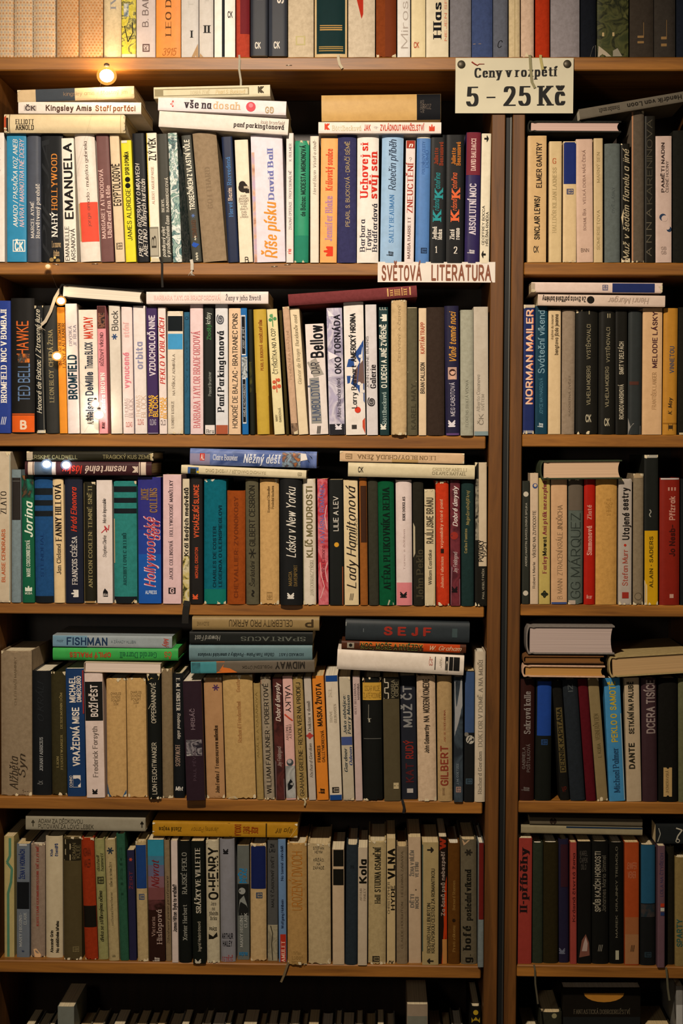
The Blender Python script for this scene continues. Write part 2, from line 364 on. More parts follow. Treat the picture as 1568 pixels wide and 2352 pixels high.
# ------------------------------------------------------------------ books
ROW = {}
BOOKS = []; LAST = ['']; COUNT = {}
def art(c): return 'an' if c[0] in 'aeiou' else 'a'
def make_book(w, h, dep, col, decs, kind, vf, px2m, pages, flags, spine2=None):
    """a book in its own frame: x across the spine, y into the shelf, z from tail to head. Returns its Empty"""
    hard = kind == 'h'
    root = empty('hardback_book' if hard else 'paperback_book')
    fin = 'h' if (hard and 'g' not in flags) else 'p'
    cm = mat(col, fin)
    b = min(.0034, .14 * w) if hard else min(.0010, .07 * w); pw = 3.4 if hard else 6.0
    if 'F' in flags: b, pw = .0006, 6
    ys = lambda u: b * abs(2 * u - 1) ** pw
    NU = 12
    t = min(.0022, w * .13) if hard else .0006
    hw = w / 2
    prof = [(-hw, dep), (-hw, b + .010)] + ([(-hw + .0011, b + .006), (-hw, b + .0025)] if hard and w > .014 else [])
    prof += [(-hw + w * k / NU, ys(k / NU)) for k in range(NU + 1)]
    prof += ([(hw, b + .0025), (hw - .0011, b + .006)] if hard and w > .014 else []) + [(hw, b + .010), (hw, dep)]
    n = len(prof)
    def inner(i):
        x, y = prof[i]
        if i == 0 or i == n - 1: return (x + (t if x < 0 else -t), y)
        xx = max(-hw + t, min(hw - t, x * (1 - 2 * t / w))); return (xx, max(y + t * .9, t * .9))
    inn = [inner(i) for i in range(n)]
    mb = MB()
    worn = 'W' in flags
    zr = [0, .5, 1] if not worn else [0, .015, .5, .985, 1]
    rnd = random.Random(int(w * 1e6) + int(h * 1e5))
    vs = []
    for zi, zf in enumerate(zr):
        for (x, y) in prof:
            z = zf * h
            if worn and zi in (0, len(zr) - 1) and y < b + .003: z += (1 if zi == 0 else -1) * rnd.random() ** 2 * .0035
            vs.append((x, y, z))
    nz = len(zr); fs = []
    for r in range(nz - 1):
        for i in range(n - 1): fs.append((r * n + i, r * n + i + 1, (r + 1) * n + i + 1, (r + 1) * n + i))
    o = nz * n
    for z in (0, h): vs += [(x, y, z) for x, y in inn]
    for i in range(n - 1):
        fs.append((o + i, o + n + i, o + n + i + 1, o + i + 1))
        fs.append((i, o + i, o + i + 1, i + 1)); fs.append(((nz - 1) * n + i, (nz - 1) * n + i + 1, o + n + i + 1, o + n + i))
    for a, k in ((0, 0), (n - 1, n - 1)):
        fs.append([r * n + a for r in range(nz)] + [o + n + k, o + k])
    mb.add(vs, fs, cm)
    mb.sm = [True] * len(mb.sm)
    # printing on the spine
    P = lambda u, v, off: ((u - .5) * w, ys(min(max(u, 0), 1)) - off, v * h)
    cl = lambda x, a=.001, c=.999: min(max(x, a), c)
    def rect(v0, v1, u0, u1, m, off):
        u0, u1 = cl(u0, .004, .996), cl(u1, .004, .996); v0, v1 = cl(v0), cl(v1); k = max(2, int(12 * (u1 - u0)) + 1); q = []
        for i in range(k + 1):
            u = u0 + (u1 - u0) * i / k; q += [P(u, v0, off), P(u, v1, off)]
        mb.add(q, [(2 * i, 2 * i + 2, 2 * i + 3, 2 * i + 1) for i in range(k)], m)
    for i, d in enumerate(decs):
        off = .00028 + .00007 * i
        if d[0] == '#r':
            rect(vf(d[1]), vf(d[2]), d[3], d[4], mat(d[5], 'f' if not d[5].startswith('m:') else 'p'), off)
        elif d[0] == '#c':
            v, u, r = vf(d[1]), d[2], d[3] * px2m; k = 16
            mb.add([P(u, v, off)] + [P(cl(u + r * math.cos(2 * math.pi * j / k) / w, .01, .99), cl(v + r * math.sin(2 * math.pi * j / k) / h), off) for j in range(k)],
                   [(0, 1 + j, 1 + (j + 1) % k) for j in range(k)], mat(d[4], 'f'))
        elif d[0] == '#q':
            mb.add([P(u, cl(vf(a)), off) for a, u in d[1]], [tuple(range(len(d[1])))], mat(d[2], 'f'))
        elif d[0] == '#l':      # a thin line through points (a, u)
            for (a0, u0), (a1, u1) in zip(d[1], d[1][1:]):
                q0 = Vector(P(u0, cl(vf(a0)), off)); q1 = Vector(P(u1, cl(vf(a1)), off)); s_ = (q1 - q0).cross(Vector((0, 1, 0))).normalized() * d[3] * px2m / 2
                mb.add([q0 - s_, q1 - s_, q1 + s_, q0 + s_], [(0, 1, 2, 3)], mat(d[2], 'f'))
        elif d[0] == '#d':      # rows of small printed dots: pitch in px, two colours
            pu = d[1] * px2m / w; pv = d[1] * .8 * px2m / h; j = 0; v = .006
            while v < .995:
                u = pu * (.5 if j % 2 else 1.0); c = mat(d[2 + j % 2], 'f')
                while u < 1:
                    r = d[1] * .27 * px2m; mb.add([P(u + r * math.cos(k * math.pi / 3) / w, v + r * math.sin(k * math.pi / 3) / h, off) for k in range(6)], [tuple(range(6))], c); u += pu
                v += pv; j += 1
        else:
            txt, a0, a1, uc, hf, c, sty = d; m = mat(c, 'f')
            if txt[0] == '=':
                lines = txt[1:].split('/'); v0, v1 = vf(a0), vf(a1); nl = len(lines); lh = (v1 - v0) / nl
                mxl = max(layout(l, sty)[1] for l in lines)
                for j, l in enumerate(lines):
                    ps, ln = layout(l, sty); vb = v1 - lh * (j + 1); k = hf / mxl
                    if nl == 1: k = hf / ln
                    for i_, p in enumerate(ps): mb.add([P(cl(uc - ln * k / 2 + x * k, .005, .995), cl(vb + y / 10 * lh * (1 if nl == 1 else .66)), off + i_ * 1.2e-6) for x, y in p], [tuple(range(len(p)))], m)
            else:
                ps, ln = layout(txt, sty); v0, v1 = vf(a0), vf(a1); k = (v1 - v0) / ln; sg = 1 if k > 0 else -1
                for i_, p in enumerate(ps): mb.add([P(cl(uc - sg * (y - (3.4 if txt.islower() else 5)) / 10 * hf, .005, .995), cl(v0 + x * k), off + i_ * 1.2e-6) for x, y in p], [tuple(range(len(p)))], m)
    if worn:     # scuffed paper showing at head and tail
        for _ in range(7):
            v = rnd.choice((.004, .996)); u = rnd.choice((.04, .96, rnd.random())); s_ = rnd.uniform(.0012, .0038)
            q = [P(cl(u + s_ / w * rnd.uniform(.4, 1.2) * math.cos(a), .005, .995), cl(v + s_ / h * rnd.uniform(.5, 2) * math.sin(a), .0005, .9995), .0007) for a in [j * math.pi / 4 for j in range(8)]]
            mb.add(q, [tuple(range(8))], mat('#cdbf9f' if 'D' not in flags else '#b8b0a0', 'f'))
    mb.build('cover', root, fix=False).data.set_sharp_from_angle(angle=math.radians(40))
    pb = MB(); g = .0028 if hard else .0006
    pm = pages_mat(pages); xi = hw - t - .0001; K = 6
    q = []
    for z in (g, h - g):
        for k in range(K + 1): q.append((-xi + 2 * xi * k / K, b + t + .0006, z))
        for k in range(K + 1): q.append((xi - 2 * xi * k / K, dep - (g if hard else .0006) - (.003 * (1 - abs(2 * k / K - 1) ** 2) if hard else 0), z))
    m2 = 2 * K + 2
    pb.add(q, [tuple(range(m2))[::-1], tuple(range(m2, 2 * m2))] + [(i, (i + 1) % m2, m2 + (i + 1) % m2, m2 + i) for i in range(m2)], pm)
    pb.build('page_block', root)
    return root
PXM = 2.5 / FPX
def finish(root, kind, label, group):
    tag(root, label, 'book', group); BOOKS.append(root)
def ybot(x):
    a, b = ROW['yb']; return a + (b - a) * (x - ROW['xs'][0]) / (ROW['xs'][1] - ROW['xs'][0])
PAGE_COLS = ['#d8c9a8', '#cdb88e', '#e0d6c0', '#c9b183', '#d3c3a0']
def B(x0, x1, yt, dx, col, desc, c, decs=(), kind='p', Y=None, fl='', label=None):
    """a standing book; pixel edges at its foot, top, sideways lean, colour, look, colour word of the book to its left, printing"""
    Y = ROW['Y'] if Y is None else Y
    yb = ybot(x0); bl = W(x0, yb, Y); br = W(x1, yb, Y); tl = W(x0 + dx, yt, Y)
    lo, hi = (RX0, RX1) if x0 > 1150 else (LX0, LX1)
    if ROW['place'] != 'top shelf': bl.x = max(bl.x, lo + .0008); br.x = min(br.x, hi - .0006 - (.004 if x0 < 1150 else 0) * 0); tl.x = max(tl.x, lo + .0008)
    z = ROW['z']; w = (br.x - bl.x) - .0005; vec = Vector((tl.x - bl.x, 0, tl.z - z)); h = vec.length
    a = math.atan2(vec.x, vec.z)
    dep = min(.165, max(.115, h * .66)) * (1.0 if kind == 'h' else .94)
    dep = min(dep, .212 - Y)
    if 'F' in fl: dep = .026
    root = make_book(w, h, dep, col, decs, kind, lambda y: (yb - y) / (yb - yt), PXM, random.choice(PAGE_COLS), fl)
    root.rotation_euler = (0, a, 0)
    root.location = (bl.x + .00025 + math.cos(a) * w / 2, Y, z + abs(math.sin(a)) * w / 2 + .0002)
    if label is None:
        pl = ROW['place']
        label = f"{desc}, right of {art(c)} {c} one, {pl}" if not LAST[0] else f"{desc}, first on the {pl}"
    LAST[0] = ''
    finish(root, kind, label, ROW['group'])
    return root
def F(xl, xr, ytl, ybl, ytr, ybr, col, label, decs=(), kind='p', Y=-.014, fl='', dep=None):
    """a book lying with its spine to the room"""
    p = W(xl, (ytl + ybl) / 2, Y); q = W(xr, (ytr + ybr) / 2, Y); d = q - p
    a = math.atan2(d.z, d.x); h = math.hypot(d.x, d.z)
    w = ((W(xl, ytl, Y) - W(xl, ybl, Y)).z + (W(xr, ytr, Y) - W(xr, ybr, Y)).z) / 2
    dep = dep or min(.155, h * .68)
    root = make_book(w, h, dep, col, decs, kind, lambda x: (x - xl) / (xr - xl), PXM, random.choice(PAGE_COLS), fl)
    root.rotation_euler = (0, math.pi / 2 - a, 0); root.location = p
    finish(root, kind, label, ROW['lying'])
    return root
def E(xl, xr, ytl, ybl, ytr, ybr, col, label, pages='#d9cfba', kind='h', Y=-.012, fl='', h=.185):
    """a book lying with its spine to the left, its page edges to the room"""
    p = W(xl, (ytl + ybl) / 2, Y); q = W(xr, (ytr + ybr) / 2, Y); d = q - p
    a = math.atan2(d.z, d.x); dep = math.hypot(d.x, d.z)
    w = ((W(xl, ytl, Y) - W(xl, ybl, Y)).z + (W(xr, ytr, Y) - W(xr, ybr, Y)).z) / 2
    root = make_book(w, h, dep, col, (), kind, lambda x: 0, PXM, pages, fl)
    M = Matrix(((0, 1, 0), (0, 0, 1), (1, 0, 0)))
    root.matrix_world = Matrix.Translation(p) @ Matrix.Rotation(-a, 4, 'Y') @ M.to_4x4()
    finish(root, kind, label, ROW['lying'])
    return root
def ribbon(root, pts, wpx, col, Y=-.004, fray=0):
    """a bookmark ribbon hanging out of a book, as a thin folded strip; pts are pixel points"""
    bpy.context.view_layer.update()
    q = []; n = len(pts); m = MB(); mt = plain_mat('ribbon_cloth', col, .8, noise=300)
    P3 = [W(p[0], p[1], (p[2] if len(p) > 2 else Y)) for p in pts]
    for i, p in enumerate(P3):
        t = P3[min(i + 1, n - 1)] - P3[max(i - 1, 0)]; s = t.cross(Vector((0, 1, 0))).normalized() * wpx * PXM / 2
        q += [p - s + Vector((0, -.0003, 0)), p + s + Vector((0, -.0003, 0)), p + s + Vector((0, .0003, 0)), p - s + Vector((0, .0003, 0))]
    f = [(0, 1, 2, 3), tuple(4 * (n - 1) + k for k in (3, 2, 1, 0))]
    for i in range(n - 1):
        for k in range(4): f.append((4 * i + k, 4 * i + (k + 1) % 4, 4 * i + 4 + (k + 1) % 4, 4 * i + 4 + k))
    m.add(q, f, mt)
    if fray:
        e = P3[-1]
        for k in range(fray): m.tube([e, e + Vector((random.uniform(-.004, .004), -.0005, -.005)), e + Vector((random.uniform(-.007, .007), 0, -.009))], .0004, mt, 5)
    inv = root.matrix_world.inverted(); m.v = [tuple(inv @ Vector(p)) for p in m.v]
    return m.build('bookmark_ribbon', root)

# ------------------------------------------------------------------ the room and the bookcases
WOODX = wood_mat('varnished_wood', '#5f3a15', '#9f6929', 'x'); WOODZ = wood_mat('varnished_wood_upright', '#44290f', '#72481e', 'z')
DARKW = wood_mat('dark_back_board', '#1a110b', '#2c1d12', 'z'); BLACKM = plain_mat('black_strip', '#141616', .5, 0, 90)
def board(name, a, b, m, parent=None, bev=.0012):
    mb = MB(); mb.box(a, b, m, bev); return mb.build(name, parent)
WALL = plain_mat('plaster', '#8d8374', .9, 0, 5); FLOORM = wood_mat('floor_boards', '#3a2a1c', '#5c432c', 'x')
for nm, a, b, m in (('floor', (-2.5, -3.2, -.05), (2.6, .35, 0), FLOORM), ('wall_back', (-2.5, .24, 0), (2.6, .35, 2.9), WALL)):
    tag(board(nm, a, b, m, None, 0), kind='structure')
zz = lambda px, py: W(px, py, 0).z
xx = lambda px, py: W(px, py, 0).x
SH_L = [(zz(560, t), zz(560, u)) for t, u in ((603.5, 632), (998, 1028), (1388, 1414), (1836, 1864), (2213, 2241), (2588, 2616))]
SH_R = [(zz(1380, t), zz(1380, u)) for t, u in ((603, 632), (998, 1027), (1389, 1416), (1842, 1869), (2219, 2246), (2596, 2624))]
TOPZ = (zz(784, 132), zz(784, 163))
DEEP = .215
def bookcase(label, x0, x1, wl, wr, shelves, extra=0):
    r = tag(empty('bookcase', ((x0 + x1) / 2, 0, 0)), label, 'bookcase', 'bookcases side by side'); ox = r.location.x
    zt = TOPZ[1] - .0005
    board('side_panel', (x0 - wl - ox, -.002, 0), (x0 - ox, DEEP, zt), WOODZ, r); board('side_panel', (x1 - ox, -.002, 0), (x1 + wr - ox, DEEP, zt), WOODZ, r)
    board('back_panel', (x0 - wl - ox, DEEP + .0003, 0), (x1 + wr - ox, DEEP + .009, zt), DARKW, r, 0)
    for a, b in shelves: board('shelf', (x0 + .0008 - ox, 0, b), (x1 - .0008 - ox - extra, DEEP, a), WOODX, r, .0015)
    board('plinth', (x0 - ox, .012, 0), (x1 - ox, .03, .08), WOODZ, r)
    board('shelf', (x0 + .0008 - ox, 0, .08), (x1 - .0008 - ox, DEEP, .10), WOODX, r)
    return r
LX0, LX1 = xx(-10, 1000), xx(1123, 900); LX2 = xx(1154, 900); RX0a, RX0, RX1 = xx(1171, 900), xx(1199, 900), xx(1600, 900)
caseL = bookcase('wide brown wooden bookcase packed with upright books, under the price card', LX0, LX1, .02, LX2 - LX1, SH_L, .004)
caseR = bookcase('narrower brown wooden bookcase beyond the dark gap, its books in deeper shade', RX0, RX1, RX0 - RX0a, .02, SH_R)
st = board('filler_strip', (LX2 + .0004 - caseL.location.x, .006, 0), (RX0a - .0004 - caseL.location.x, .02, TOPZ[1] - .0006), BLACKM, caseL)
tag(st, 'black strip closing the gap between the bookcases')
mb = MB(); e_ = RX0a - .0028 - caseL.location.x; mb.box((e_, .0045, 0), (e_ + .0011, .006, TOPZ[1] - .001), plain_mat('steel_edge', '#8a8a84', .35, .9))
tag(mb.build('metal_edge', caseL), 'thin steel edge line')
UP = tag(empty('wall_shelf_unit', (.0, 0, TOPZ[1])), 'brown upper shelf unit across both bookcases, carrying the price card', 'shelf unit')
ux0, ux1 = LX0 - .02, RX1 + .02
board('base_board', (ux0, -.003, 0), (ux1, DEEP, TOPZ[0] - TOPZ[1]), WOODX, UP, .0018)
board('back_panel', (ux0, DEEP + .0003, 0), (ux1, DEEP + .009, .38), DARKW, UP, 0)
board('side_panel', (ux0 - .02, -.002, 0), (ux0 - .0003, DEEP, .38), WOODZ, UP); board('side_panel', (ux1 + .0003, -.002, 0), (ux1 + .02, DEEP, .38), WOODZ, UP)
board('top_board', (ux0 - .02, -.004, .3803), (ux1 + .02, DEEP, .40), WOODX, UP)
# staples and nails left in the shelf edges belong to the boards
STEEL = plain_mat('staple_steel', '#b9b4a8', .35, .9)
for (px, py, par, dz) in ((663, 150, UP, 0), (128, 607, caseL, -.2), (630, 612, caseL, .05), (660, 608, caseL, .05), (218, 606, caseL, 0)):
    p = W(px, py, -.0035 if par is UP else -.0005) - par.location; m_ = MB(); m_.tube([p + Vector((-.005, 0, -.005 * dz)), p + Vector((.005, 0, .005 * dz))], .0006, STEEL, 6); m_.build('staple', par)

# the price card on the upper board
def flat_card(name, x0, x1, y0, y1, Y, m, curl=0):
    p = W(x0, y1, Y); q = W(x1, y0, Y); w, h = q.x - p.x, q.z - p.z; m_ = MB(); N_ = 24
    vs = []; fs = []
    for k in range(N_ + 1):
        u = k / N_
        for (v, dy) in ((0, 0), (1, 0), (1, .0006), (0, .0006)): vs.append((u * w, dy - curl * max(0, u - .93) ** 1.3 * (1 if v else .4), v * h))
    for k in range(N_):
        for e in range(4): fs.append((4 * k + e, 4 * k + (e + 1) % 4, 4 * k + 4 + (e + 1) % 4, 4 * k + 4 + e))
    fs += [(0, 1, 2, 3), (4 * N_ + 3, 4 * N_ + 2, 4 * N_ + 1, 4 * N_)]
    m_.add(vs, fs, m)
    def text(txt, px0, px1, pyb, pyt, col, sty, tilt=0):
        a = W(px0, pyb, Y); b = W(px1, pyt, Y); ps, ln = layout(txt, sty); k = (b.x - a.x) / ln; kh = (b.z - a.z) / 10; mm = plain_mat('ink', col, .7)
        for i_, pp in enumerate(ps): m_.add([(a.x - p.x + x * k, -.0003 - i_ * 2e-6, a.z - p.z + y * kh + tilt * x * k) for x, y in pp], [tuple(range(len(pp)))], mm)
    return p, m_, text
CARD = plain_mat('cream_card', '#cfc8ae', .7, 0, 25)
p, m_, text = flat_card('card', 1045, 1317, 133, 260, -.0068, CARD)
text('Ceny v rozpětí', 1089, 1277, 178, 157, '#0e0e0c', 'D', .02); text('5 - 25 Kč', 1070, 1298, 243, 201, '#0c0c0a', 'D', .012)
card = tag(empty('price_card', p), 'cream price card reading 5 - 25 Kč pinned to the upper shelf edge', 'sign')
m_.build('card', card, False)
for px, py in ((1059, 148), (1302, 147)):
    c = W(px, py, -.0072) - p; k = MB(); k.lathe([(.0062, 0), (.0062, .0012), (.0045, .0024), (.001, .0028)], plain_mat('dark_tack', '#4a4438', .45, .5), tuple(c), 'y', 18); k.build('drawing_pin', card)
k = MB(); kk = plain_mat('red_thread', '#8a2a1c', .7)
k.tube([W(1083, 142, -.0076) - p, W(1090, 147, -.008) - p, W(1096, 150, -.0078) - p, W(1100, 147, -.0076) - p, W(1112, 147, -.0074) - p], .0011, kk, 6, .0005); k.build('red_staple', card)
# the hand-lettered section label
PAPERW = plain_mat('white_paper', '#dfd6cc', .75, 0, 30)
p, m_, text = flat_card('label_card', 867, 1137, 602, 648, -.0016, PAPERW, .05)
text('SVĚTOVÁ', 876, 968, 642, 612, '#7a4630', 'S'); text('LITERATURA', 990, 1128, 642, 611, '#7a4630', 'S')
o = m_.build('section_label', None, False); o.location = p
tag(o, 'white paper strip hand-lettered SVĚTOVÁ LITERATURA on a shelf edge', 'sign')

# ------------------------------------------------------------------ lamp reflections in glass, stood in for by added glowing balls on a string
def reflection_mat(c, s):
    m = bpy.data.materials.new('reflection_glow'); m.use_nodes = True; nt = m.node_tree
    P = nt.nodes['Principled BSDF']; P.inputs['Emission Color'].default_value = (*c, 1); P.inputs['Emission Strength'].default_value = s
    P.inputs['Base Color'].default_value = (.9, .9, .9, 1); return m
FL = tag(empty('lamp_reflections', W(245, 166, -.03)), 'small glowing balls standing in for lamp reflections, on an added string', 'lights'); fo = FL.location
def halo_mat(c, s):      # halo shell, put in for the lens glow around each reflection
    m = bpy.data.materials.new('glow_halo'); m.use_nodes = True; nt = m.node_tree; nt.nodes.clear()
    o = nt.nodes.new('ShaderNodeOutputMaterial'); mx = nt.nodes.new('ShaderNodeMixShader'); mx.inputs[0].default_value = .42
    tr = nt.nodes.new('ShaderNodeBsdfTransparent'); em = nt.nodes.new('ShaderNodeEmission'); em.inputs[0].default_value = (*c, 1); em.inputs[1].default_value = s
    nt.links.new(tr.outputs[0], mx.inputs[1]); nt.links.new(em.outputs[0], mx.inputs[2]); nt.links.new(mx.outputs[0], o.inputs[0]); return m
WARM, AMB, COOL = reflection_mat((1, .70, .38), 160), reflection_mat((1, .74, .42), 26), reflection_mat((.80, .92, 1), 26)
PINK = reflection_mat((1, .84, .66), 34); DIM = reflection_mat((1, .55, .2), .9)
GW, GA, GC_, GP, GD = halo_mat((1, .40, .07), 1.5), halo_mat((1, .42, .07), 1.3), halo_mat((.42, .55, .8), .7), halo_mat((1, .72, .55), .9), halo_mat((1, .42, .1), .5)
REFLECTIONS = [(245, 174, 16, WARM, GW), (110, 612, 6, DIM, GD), (140, 691, 8.5, AMB, GA), (131, 818, 8.5, AMB, GA), (219, 928, 8, PINK, GP), (227, 953, 10, PINK, GP), (152, 1068, 9, COOL, GC_), (107, 1066, 9, COOL, GC_)]
ADDEDM = plain_mat('added_thread', '#3a2c20', .6)
pts = []
for i, (px, py, r, m, gm) in enumerate(REFLECTIONS):
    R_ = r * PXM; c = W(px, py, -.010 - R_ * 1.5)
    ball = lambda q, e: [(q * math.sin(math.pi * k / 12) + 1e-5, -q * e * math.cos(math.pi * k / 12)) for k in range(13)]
    b_ = MB(); b_.lathe(ball(R_, .86), m, tuple(c - fo), 'z', 24); bo = b_.build('reflection_ball', FL)
    k = MB(); k.lathe(ball(R_ * 1.42, .9), gm, tuple(c - fo), 'z', 24); k.build('glow_halo', bo)
    k = MB(); k.lathe([(R_ * .4, R_ * 1.26), (R_ * .4, R_ * 1.6), (R_ * .2, R_ * 1.75)], ADDEDM, tuple(c - fo), 'z', 12); k.build('added_cap', FL)  # added cap, joins the ball to the string
    e = c + Vector((0, 0, R_ * 1.7))
    if pts:
        a = pts[-1]
        for t in (.33, .66): pts.append(a.lerp(e, t) + Vector((0, -.003, -.004)))
    pts.append(e)
k = MB(); k.tube([q - fo for q in pts], .00009, ADDEDM, 5); k.build('added_cord', FL)  # added string, invented so that the glowing balls hang together

# ------------------------------------------------------------------ books
def row(name, z, yb, xs, Y, first=''):
    ROW.update(z=z, yb=yb, xs=xs, Y=Y, place=name, group='books standing on the ' + name, lying='books lying on the row of the ' + name); LAST[0] = 'first'
CK = lambda a, b, u=.5, c='k': ('CK', a, b, u, .55, c, 'S')
def SQ(a, u, w, c): return ('⊞', a, a - 13, u, w, c, 's')
# ---- top shelf
row('top shelf', TOPZ[0], (131, 132), (0, 1120), -.001)
D1 = ('#d', 7.6, '#b27e50', '#a29a90'); D2 = ('#d', 8, '#b07440', '#b27c4a')
B(-8, 31, -165, 0, '#c4ab8c', 'cream clothbound volume printed with orange and grey dots', 'dotted', [D1], 'h')
B(32, 75, -165, 0, '#c6ad8e', 'second volume with orange and grey dots', 'dotted', [D1], 'h')
B(76, 127, -165, -1, '#c6ad8e', 'wider third volume with orange and grey dots', 'dotted', [D1], 'h')
B(130, 180, -160, 0, '#c09a72', 'tan volume with all-orange dots', 'grey-dotted', [D2], 'h')
B(181, 236, -160, 0, '#c09a72', 'widest tan volume with all-orange dots', 'orange-dotted', [D2], 'h')
B(238, 278, -150, 0, '#cdbb98', 'plain pale cream book', 'orange-dotted', [('IVO', 20, -40, .55, .3, 'g', 'r')], 'h')
B(279, 312, -140, 0, 'm:#b5a832,#cfc04a,#4a4a30,#d8cc70,70', 'narrow yellow-green spine with black ink drawing', 'cream', [('#r', 131, 124, 0, 1, '#c9b8a2'), ('#l', [(60, .2), (96, .45), (75, .8), (52, .75)], 'k', 2), ('#r', 38, 8, .15, .5, 'm:#5a6a78,#d8d4c0,60')], 'p')
B(313, 357, -150, 0, '#bfb2b0', 'pale lilac-grey book with small square emblem', 'yellow-green', [('B. BALAJKA', 62, -70, .47, .3, '#6a5c58', 's'), ('#r', 119, 101, .32, .7, '#5a4440'), ('#r', 116, 104, .38, .64, '#bfb2b0'), ('k', 114, 105, .5, .2, '#5a4440', 's')], 'p')
B(358, 415, -150, 0, '#d9873c', 'bright orange book with dark serif lettering', 'lilac-grey', [('LEO DEUTSCH', 82, -120, .5, .22, '#5c3a1e', 'r'), ('=3915', 127, 111, .52, .55, '#a3602a', 'c')], 'p')
B(416, 456, -150, 0, '#c0bcb8', 'pale grey volume marked I', 'orange', [('TRIL', 18, -40, .55, .25, 's', 's'), ('=I', 86, 71, .6, .1, '#2a2a2a', 'R'), ('#q', [(131, .6), (131, .99), (100, .97)], '#a98a66')], 'p')
B(457, 490, -150, 0, '#c4beb8', 'pale grey volume marked II', 'grey', [('TRIL', 8, -40, .55, .25, 's', 's'), ('=II', 75, 59, .55, .4, '#2a2a2a', 'R'), ('#q', [(131, .01), (131, .3), (122, .05)], '#a98a66')], 'p')
rb = B(492, 540, -150, 0, 'w', 'white spine with lengthwise black stripe', 'grey', [('#r', 131, -150, .36, .5, '#1d2226'), ('=CK', 40, 27, .76, .24, '#2a2a2a', 'S')], 'p')
rb = B(542, 573, -150, 0, '#a8402e', 'coral red spine with darker red panel', 'striped white', [('#r', 78, -150, .3, 1, '#6a2026')], 'h')
ribbon(rb, [(549, 126, -.003), (550, 137, -.0062), (549, 160, -.0062), (553, 185, -.0062), (553, 205, -.0062), (548, 222, -.0062)], 4.5, '#a09a88')
B(575, 615, -150, 0, '#20242e', 'navy book with white CK emblem', 'coral', [('=CK', 114, 101, .42, .34, '#ddd6cc', 'S'), ('NOC', 2, -60, .55, .3, '#ddd6cc', 'S')], 'p', Y=-.010)
B(616, 659, -150, 0, '#20242e', 'second navy book with CK emblem', 'navy', [('=CK', 113, 99, .45, .33, '#ddd6cc', 'S'), ('SVĚT', 10, -60, .65, .3, '#ddd6cc', 'S'), ('#r', 131, -150, .06, .2, '#2c313c')], 'p', Y=-.008)
B(661, 720, -150, 0, '#c4b49a', 'wide cream spine with faint green square', 'navy', [('#r', 104, 83, .3, .68, '#b5ab7c'), ('#r', 101, 86, .36, .62, '#c4b49a')], 'h')
rb = B(722, 797, -150, 0, '#c2a97e', 'dark green gilt-banded spine inside cream slipcase', 'cream', [('#r', 124, -150, .06, .94, '#0f2a2c'), ('#r', 70, 67, .16, .85, '#b08a4e'), ('#r', 65, 62.5, .16, .85, '#b08a4e'), ('#r', 60, 58, .16, .85, '#b08a4e'), ('#r', 118, 116, .13, .88, '#a8874a'), ('#r', 113, 111, .13, .88, '#a8874a'), ('#r', 109, 107, .13, .88, '#a8874a')], 'h', fl='g')
ribbon(rb, [(776, 126, -.003), (777, 136, -.0062), (780, 148, -.0064), (786, 157, -.0062)], 6, '#b9ae94')
B(799, 861, -150, 0, '#c6b8a2', 'cream spine with large red diamond', 'green', [('#q', [(44, .5), (-30, .2), (-90, .5), (-30, .92)], '#a82a16')], 'h')
B(863, 910, -150, 0, '#7a3a1a', 'worn reddish-brown leather spine', 'diamond cream', [('#r', 131, -150, .45, 1, '#6a3016')], 'h', fl='W')
B(912, 942, -150, 0, '#d3d0cb', 'white spine with pale outlined capitals', 'leather', [('Miroslav Kap', 112, -150, .55, .52, '#a9a098', 't')], 'p')
B(944, 977, -150, 0, '#d6c79e', 'pale yellow spine with red emblem', 'white', [('=CK', 110, 98, .36, .38, '#a8442c', 'S')], 'p')
B(978, 1030, -150, 0, '#d3c8ac', 'cream spine with big black title', 'yellow', [('Hlas uchu', 88, -100, .5, .34, 'k', 'R'), ('NEJEN SPOLEČNOST', 95, -120, .87, .1, '#c9846a', 's')], 'p')
B(1033, 1082, -150, 0, '#76747a', 'plain mid-grey cloth book', 'cream', [], 'h')
B(1083, 1131, -150, 0, '#3c4a72', 'plain blue cloth book above the price card', 'grey', [('=- -', 104, 98, .25, .4, '#b5946a', 's')], 'h')
B(1132, 1166, -150, 0, '#5c606c', 'grey-blue cloth book with black mark', 'blue', [('=C', 110, 94, .4, .3, 'k', 'c')], 'h')
B(1168, 1194, -150, 0, '#c9b690', 'narrow ivory book', 'grey-blue', [('#r', 131, -150, .5, .56, '#a8966e')], 'h')
rb = B(1196, 1226, -150, 0, '#c9ae98', 'pinkish ivory book', 'ivory', [], 'h', fl='W')
ribbon(rb, [(1216, 126, -.002), (1217, 134, -.0085), (1219, 170, -.0085), (1221, 188, -.0086), (1228, 202, -.0085)], 6, '#8a8462')
rb = B(1229, 1262, -150, 0, '#a83216', 'plain bright red-orange cloth book', 'pinkish', [], 'h')
ribbon(rb, [(1241, 126, -.003), (1241, 134, -.0085), (1244, 150, -.0085), (1246, 160, -.0085)], 6, '#b0a468')
B(1264, 1331, -150, 0, '#8a8488', 'broad plain light grey book', 'red-orange', [], 'h')
B(1333, 1369, -150, 0, '#15181f', 'near-black navy book', 'grey', [('#q', [(131, .6), (131, .99), (104, .99), (108, .8)], '#7a766c')], 'h')
B(1371, 1443, -150, 0, 'm:#343a22,#4a4c2a,#1c2014,#5a5a34,40', 'mottled dark green book with torn white foot', 'near-black', [('#q', [(131, .02), (131, .45), (121, .3), (106, .04)], '#a89c88'), ('#q', [(131, .5), (131, .8), (112, .65), (118, .5)], '#8a8474'), ('=I I', 84, 76, .35, .4, '#b09a70', 's')], 'p')
B(1446, 1501, -150, 0, '#3a332c', 'dark brown book with faint gilt marks', 'mottled green', [('IL', 101, 52, .45, .25, '#8a6c44', 't')], 'h')
